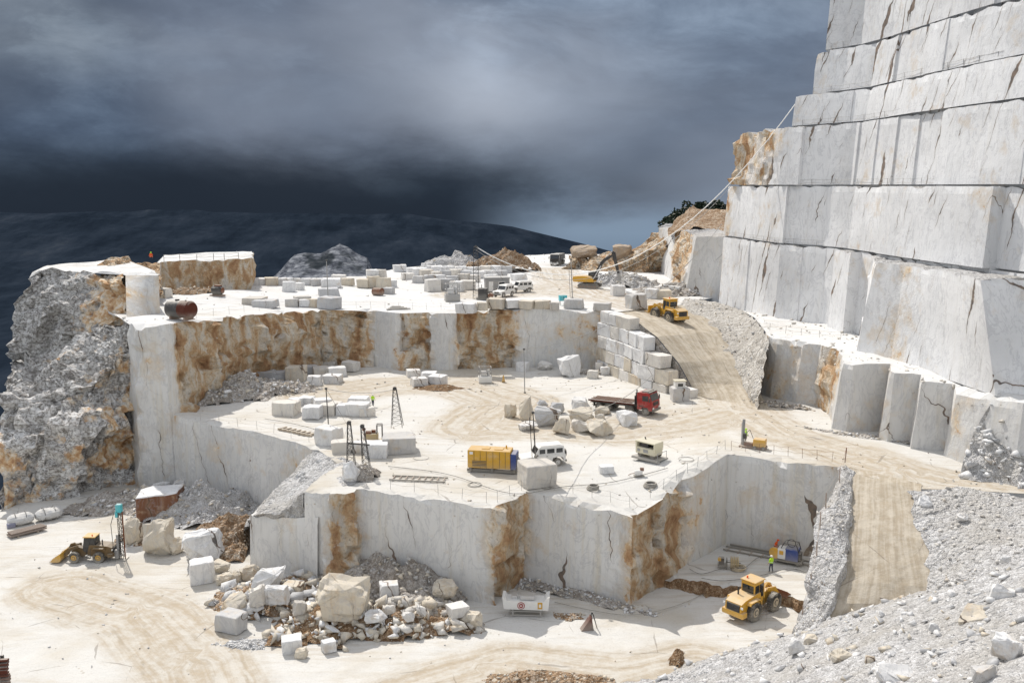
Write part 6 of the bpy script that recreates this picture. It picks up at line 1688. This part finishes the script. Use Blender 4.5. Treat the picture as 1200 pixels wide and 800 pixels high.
# hoses lying on the ground
def ground_hose(label, pts, surf, w=.03, mat='rubber'):
    sf = NAMED[surf]; P_ = [P(x,y,surf) for x,y in pts]; out = []
    for i in range(len(P_)-1):
        for k in range(6):
            t = k/6; p0 = P_[max(0,i-1)]; p1 = P_[i]; p2 = P_[i+1]; p3 = P_[min(len(P_)-1,i+2)]
            q = .5*((2*p1)+(p2-p0)*t+(2*p0-5*p1+4*p2-p3)*t*t+(3*p1-p0-3*p2+p3)*t**3); q.z += .18; out.append(q)
    o = MB().path(out, w, n=5).build('ground_hose', M[mat]); tag(o,label,'hose'); return o
ground_hose('dark hose winding over the pit ledge to the hose reel',[(808,668),(822,674),(846,668),(870,668),(888,655),(905,652)],'L')
ground_hose('thin hose crossing the sunlit part of the pit ledge',[(822,679),(850,682),(890,676),(925,668),(950,674)],'L')
ground_hose('long hose along the shaded floor before the right cut wall',[(650,707),(690,716),(740,722),(790,712),(830,695)],'F')
ground_hose('hose running from the generator along the yard front edge',[(455,548),(500,553),(535,560),(600,580),(660,572),(720,566),(790,548)],'M')
ground_hose('hose lying across the yard left of the twin masts',[(310,492),(340,497),(372,505)],'M')
# forest trees behind the spoil slope
M['leaf'] = paint('dark evergreen foliage', (.03,.045,.03), rough=.9, amt=.3, dirt=(.05,.07,.04), spec=.1); M['bark'] = paint('bark', (.08,.06,.045), rough=.9, amt=.2)
def tree(label, base, h, seed):
    r = empty('pine_tree', base); tag(r, label, 'tree', 'dark trees behind the back bench'); rs = np.random.RandomState(seed)
    MB().cyl((0,0,-1),(0,0,h*.7),.3,.1,n=7).build('trunk', M['bark'], r)
    pts = []; 
    cl = [(rs.normal(0,h*.2), rs.normal(0,h*.2), rs.uniform(.35,.95)*h, rs.uniform(.13,.24)*h) for _ in range(16)]
    for x,y,z,q in cl:
        for _ in range(90):
            v = rs.normal(size=3); v = v/np.linalg.norm(v)*q*rs.uniform(.6,1.05); pts.append((x+v[0],y+v[1],z+v[2]*.8))
    V = []; F = []
    for p in pts:
        a = rs.normal(size=3); a /= np.linalg.norm(a); b_ = np.cross(a, rs.normal(size=3)); b_ /= np.linalg.norm(b_); k = rs.uniform(.25,.5); o_ = len(V)
        V += [tuple(np.array(p)+a*k), tuple(np.array(p)+b_*k*.7), tuple(np.array(p)-a*k), tuple(np.array(p)-b_*k*.7)]; F.append((o_,o_+1,o_+2,o_+3))
    mesh_obj('crown', V, F, M['leaf'], r)
for i,(x,y,hh,lab) in enumerate([(786,268,7,'dark round tree at the left of the wooded crest behind the back bench'),(797,262,7.5,'dark tree, second on the wooded crest behind the back bench'),(812,253,7,'dark tree rising in the middle of the wooded crest'),(826,250,6.5,'dark tree right of the middle of the wooded crest'),(841,252,7,'dark tree on the crest nearest the tall face')]):
    tree(lab, at_d(x,y+14,250), hh*.95, 40+i)

# ------------------------------------------------------------ workers
def person(label, loc, rz, shirt, legs='navy', helmet='white', pose='stand', h=1.75):
    root = empty('person', loc, rz); tag(root, label, 'person'); k = h/1.75
    bend = {'stand': 0.05, 'lean': .45, 'sit': .15}[pose]
    hip = Vector((0,0,.93 if pose != 'sit' else .35)); sx = math.sin(bend); cx = math.cos(bend)
    def up(z, x=0, y=0): return hip+Vector((sx*z+x*cx, y, cx*z-x*sx))
    V = [hip, up(.18), up(.36), up(.50), up(.56), up(.64), up(.74)]; Rr = [.15,.145,.17,.12,.06,.075,.07]
    E = [(0,1),(1,2),(2,3),(3,4),(4,5),(5,6)]
    for s in (-1,1):
        n0 = len(V); fw = .35 if pose == 'lean' else .12
        V += [up(.47,0,s*.19), up(.22,.03,s*.27), up(.05,fw,s*.27), up(.0,fw+.07,s*.265)]; Rr += [.075,.052,.04,.034]
        E += [(3,n0),(n0,n0+1),(n0+1,n0+2),(n0+2,n0+3)]
        hand = n0+3; hv = V[hand]
        for f in range(5):
            a = (f-2)*.016; L_ = [.055,.075,.082,.076,.06][f]; o_ = Vector((a if f else -.035, 0, 0))
            m0 = len(V); V += [hv+o_+Vector((.012,0,-.045)), hv+o_+Vector((.03,s*-.006,-.045-L_))]; Rr += [.010,.008]; E += [(hand,m0),(m0,m0+1)]
        n1 = len(V)
        if pose == 'sit': V += [hip+Vector((.05,s*.1,-.02)), hip+Vector((.45,s*.13,.08)), hip+Vector((.55,s*.13,-.28)), hip+Vector((.72,s*.13,-.32))]
        else: V += [hip+Vector((0,s*.1,-.06)), hip+Vector((.05+.05*s,s*.12,-.46)), hip+Vector((-.03+.1*s,s*.13,-.85)), hip+Vector((.13+.1*s,s*.15,-.90))]
        Rr += [.105,.07,.05,.045]; E += [(0,n1),(n1,n1+1),(n1+1,n1+2),(n1+2,n1+3)]
    me = bpy.data.meshes.new('body'); me.from_pydata([tuple(v*k) for v in V], E, []); o = bpy.data.objects.new('body_src', me); C.objects.link(o)
    md = o.modifiers.new('s','SKIN'); sv_ = me.skin_vertices[0].data
    for i, r_ in enumerate(Rr): sv_[i].radius = (r_*k, r_*k); sv_[i].use_root = (i == 0)
    ms = o.modifiers.new('u','SUBSURF'); ms.levels = 1; ms.render_levels = 1
    dg = bpy.context.evaluated_depsgraph_get(); nm = bpy.data.meshes.new_from_object(o.evaluated_get(dg)); bpy.data.objects.remove(o)
    nm.name = 'body'; nm.materials.clear()
    for m_ in ('skin', shirt, legs, 'dark'): nm.materials.append(M[m_])
    hz = hip.z*k
    for p in nm.polygons:
        c = p.center; rel = (c-hip*k); tz = (rel.x*sx+rel.z*cx)/k
        if pose != 'sit' and c.z < .12*k: p.material_index = 3
        elif tz < .04 and abs(c.y) < .235*k: p.material_index = 2
        elif tz < .585 and not (tz < .12 and abs(c.y) > .235*k): p.material_index = 1
        else: p.material_index = 0
        p.use_smooth = True
    bo = bpy.data.objects.new('body', nm); C.objects.link(bo); bo.parent = root
    hd = up(.70)*k
    MB().sphere(hd+Vector((0,0,.05)),.125*k,1.15,1,.8).cyl(hd+Vector((.02,0,.03)),hd+Vector((.03,0,.05)),.15*k,n=14).build('helmet', M[helmet], root, smooth=False)
    fc = MB(); fc.sphere(hd+Vector((.085,0,-.03))*k,.018*k).sphere(hd+Vector((.075,.032,-.005))*k,.011*k).sphere(hd+Vector((.075,-.032,-.005))*k,.011*k); fc.build('face_features', M['skin'], root)
    st = MB(); st.cyl(up(.12)*k, up(.15)*k, .175*k, n=14); st.build('reflective_band', M['white'], root)
    return root
person('worker in a yellow high visibility vest and dark trousers standing on the pit ledge', P(903.5,670,'L'), R(120), 'vest')
person('worker in an orange jacket bending beside the wire saw', P(908,650,'L')+Vector((0,.2,0)), R(-20), 'orange', 'dark', 'orange', 'lean')
person('worker in a green vest standing behind the rock drill column', P(875,521,'M')+Vector((0,.4,0)), R(190), 'vest', 'dark', 'vest')
person('worker in a yellow vest walking alone across the middle yard', P(437,476.5,'M'), R(70), 'vest')
pp = P(177,306,13.2); person('worker in red and yellow sitting on top of the left crag', at_d(177,303.2,158), R(-60), 'orange', 'navy', 'vest', 'sit')
# ------------------------------------------------------------ sky, sun, camera
sc = bpy.context.scene
EL = R(50); tv_ = Vector((.5*math.cos(EL), -.866*math.cos(EL), -math.sin(EL)))
g = G('World', world=True); sc.world = g.id
nt = g.nt
v = g.n('ShaderNodeTexCoord', out='Generated')
xyz = nt.nodes.new('ShaderNodeSeparateXYZ'); nt.links.new(v, xyz.inputs[0])
x_, y_, z_ = xyz.outputs
sv = g.scale(v, (1.0, 1.0, 2.6))
warp = g.noise(sv, 1.6, 3, .6, out=1); svw = g.vadd(sv, warp, .18)
n1 = g.noise(svw, 4.6, 10, .6); n2 = g.noise(g.vadd(svw, (3.1,1.7,.4)), 1.7, 4, .5)
base = g.ramp(g.m('ADD', g.m('MULTIPLY', z_, 1.9), .28), [(0,(.010,.015,.024)),(.24,(.018,.028,.044)),(.29,(.036,.052,.076)),(.38,(.070,.098,.148)),(.56,(.112,.150,.216)),(.72,(.155,.200,.275)),(.9,(.24,.285,.36)),(1,(.30,.33,.38))])
lump = g.ramp(n1, [(.32,(.66,.67,.70)),(.5,(1.0,1.0,1.0)),(.68,(1.6,1.57,1.5))])
nd = nt.nodes.new('ShaderNodeMix'); nd.data_type = 'RGBA'; nd.blend_type = 'MULTIPLY'; nd.inputs[0].default_value = 1
nt.links.new(base, nd.inputs[6]); nt.links.new(lump, nd.inputs[7]); storm = nd.outputs[2]
storm = g.mix(g.m('MULTIPLY', g.step(n2,.5,.72), g.step(z_,.02,.2)), storm, (.20,.235,.28))
n3 = g.noise(g.vadd(sv, warp, .30), 6.5, 10, .62)
bil = g.ramp(n3, [(.40,(.80,.81,.83)),(.49,(.95,.95,.95)),(.53,(1.12,1.12,1.10)),(.64,(1.45,1.42,1.36))])
nd3 = nt.nodes.new('ShaderNodeMix'); nd3.data_type = 'RGBA'; nd3.blend_type = 'MULTIPLY'; nt.links.new(g.step(z_, .0, .12), nd3.inputs[0])
nt.links.new(storm, nd3.inputs[6]); nt.links.new(bil, nd3.inputs[7]); storm = nd3.outputs[2]
# brighter breaks high in the cloud
def glow(px, py, rad, cc, storm):
    d = ray(px, py).normalized(); dp = g.n('ShaderNodeVectorMath', out='Value', operation='DOT_PRODUCT', ins={0: v, 1: tuple(d)})
    return g.mix(g.m('MULTIPLY', g.step(dp, math.cos(rad), 1.0), g.step(n2, .3, .75)), storm, cc)
storm = glow(600, -40, .24, (.52,.57,.66), storm)
storm = glow(350, 60, .20, (.20,.23,.29), storm)
storm = glow(900, 90, .30, (.22,.26,.33), storm)
az = g.m('DIVIDE', x_, y_)
storm = g.mix(g.m('MULTIPLY', g.step(g.m('ADD', z_, g.m('MULTIPLY', g.m('SUBTRACT', n1, .5), .10)), .065, -.012), g.step(az, .12, -.12, .0, .95)), storm, (.017,.024,.036))
# the clear gap low over the sea
az = g.m('DIVIDE', x_, y_)
gx = g.m('MULTIPLY', g.step(g.m('ADD', az, g.m('MULTIPLY', n2, .08)), -.03, .12), 1.0)
top = g.m('ADD', -.022, g.m('MULTIPLY', g.m('SUBTRACT', n1, .5), .09))
gz = g.m('SUBTRACT', 1.0, g.step(g.m('SUBTRACT', z_, top), -.022, .03))
gap = g.m('MULTIPLY', gx, gz)
gapc = g.ramp(g.m('ADD', g.m('MULTIPLY', z_, 6), .8), [(.1,(.10,.14,.20)),(.5,(.20,.27,.36)),(1,(.18,.22,.29))])
storm = g.mix(gap, storm, gapc)
sky = g.n('ShaderNodeTexSky', sky_type='NISHITA', sun_disc=False, sun_elevation=EL, sun_rotation=R(-30), air_density=1.0, dust_density=1.5)
bgA = g.n('ShaderNodeBackground', ins={'Color': sky, 'Strength': .13})
cl = g.noise(g.scale(v,(1,1,1.5)), 2.2, 6, .6)
bgC = g.n('ShaderNodeBackground', ins={'Color': (1,1,1,1), 'Strength': .95})
mA = g.n('ShaderNodeMixShader', ins={0: g.step(cl,.4,.6,.2,.95), 1: bgA, 2: bgC})
bgS = g.n('ShaderNodeBackground', ins={'Color': storm, 'Strength': 1.0})
fm = g.m('MULTIPLY', g.step(y_, .05, .5), g.step(z_, .75, .45))
fm = g.m('MAXIMUM', fm, g.step(z_, -.02, -.1))
mx = g.n('ShaderNodeMixShader', ins={0: fm, 1: mA, 2: bgS})
nt.links.new(mx, g.out.inputs[0])
ld = bpy.data.lights.new('sun', 'SUN'); ld.energy = 3.5; ld.angle = R(.55); ld.color = (1, .955, .89)
lo = bpy.data.objects.new('sun', ld); C.objects.link(lo); lo.rotation_euler = tv_.to_track_quat('-Z', 'Y').to_euler(); lo.location = (-30, 60, 90)
cd = bpy.data.cameras.new('camera'); co_ = bpy.data.objects.new('camera', cd); C.objects.link(co_)
co_.location = (0, 0, CAMZ); co_.rotation_euler = (math.pi/2-PITCH, 0, 0)
cd.sensor_width = 36; cd.lens = FPX/1200*36; cd.clip_start = .5; cd.clip_end = 9000
sc.camera = co_
sc.view_settings.view_transform = 'Standard'; sc.view_settings.look = 'None'; sc.view_settings.exposure = 0.15; sc.view_settings.gamma = 1
sc.view_settings.use_curve_mapping = False
sc.cycles.max_bounces = 4; sc.cycles.diffuse_bounces = 3; sc.cycles.glossy_bounces = 1; sc.cycles.caustics_reflective = False; sc.cycles.caustics_refractive = False
sc.world.cycles.sampling_method = 'MANUAL'; sc.world.cycles.sample_map_resolution = 256
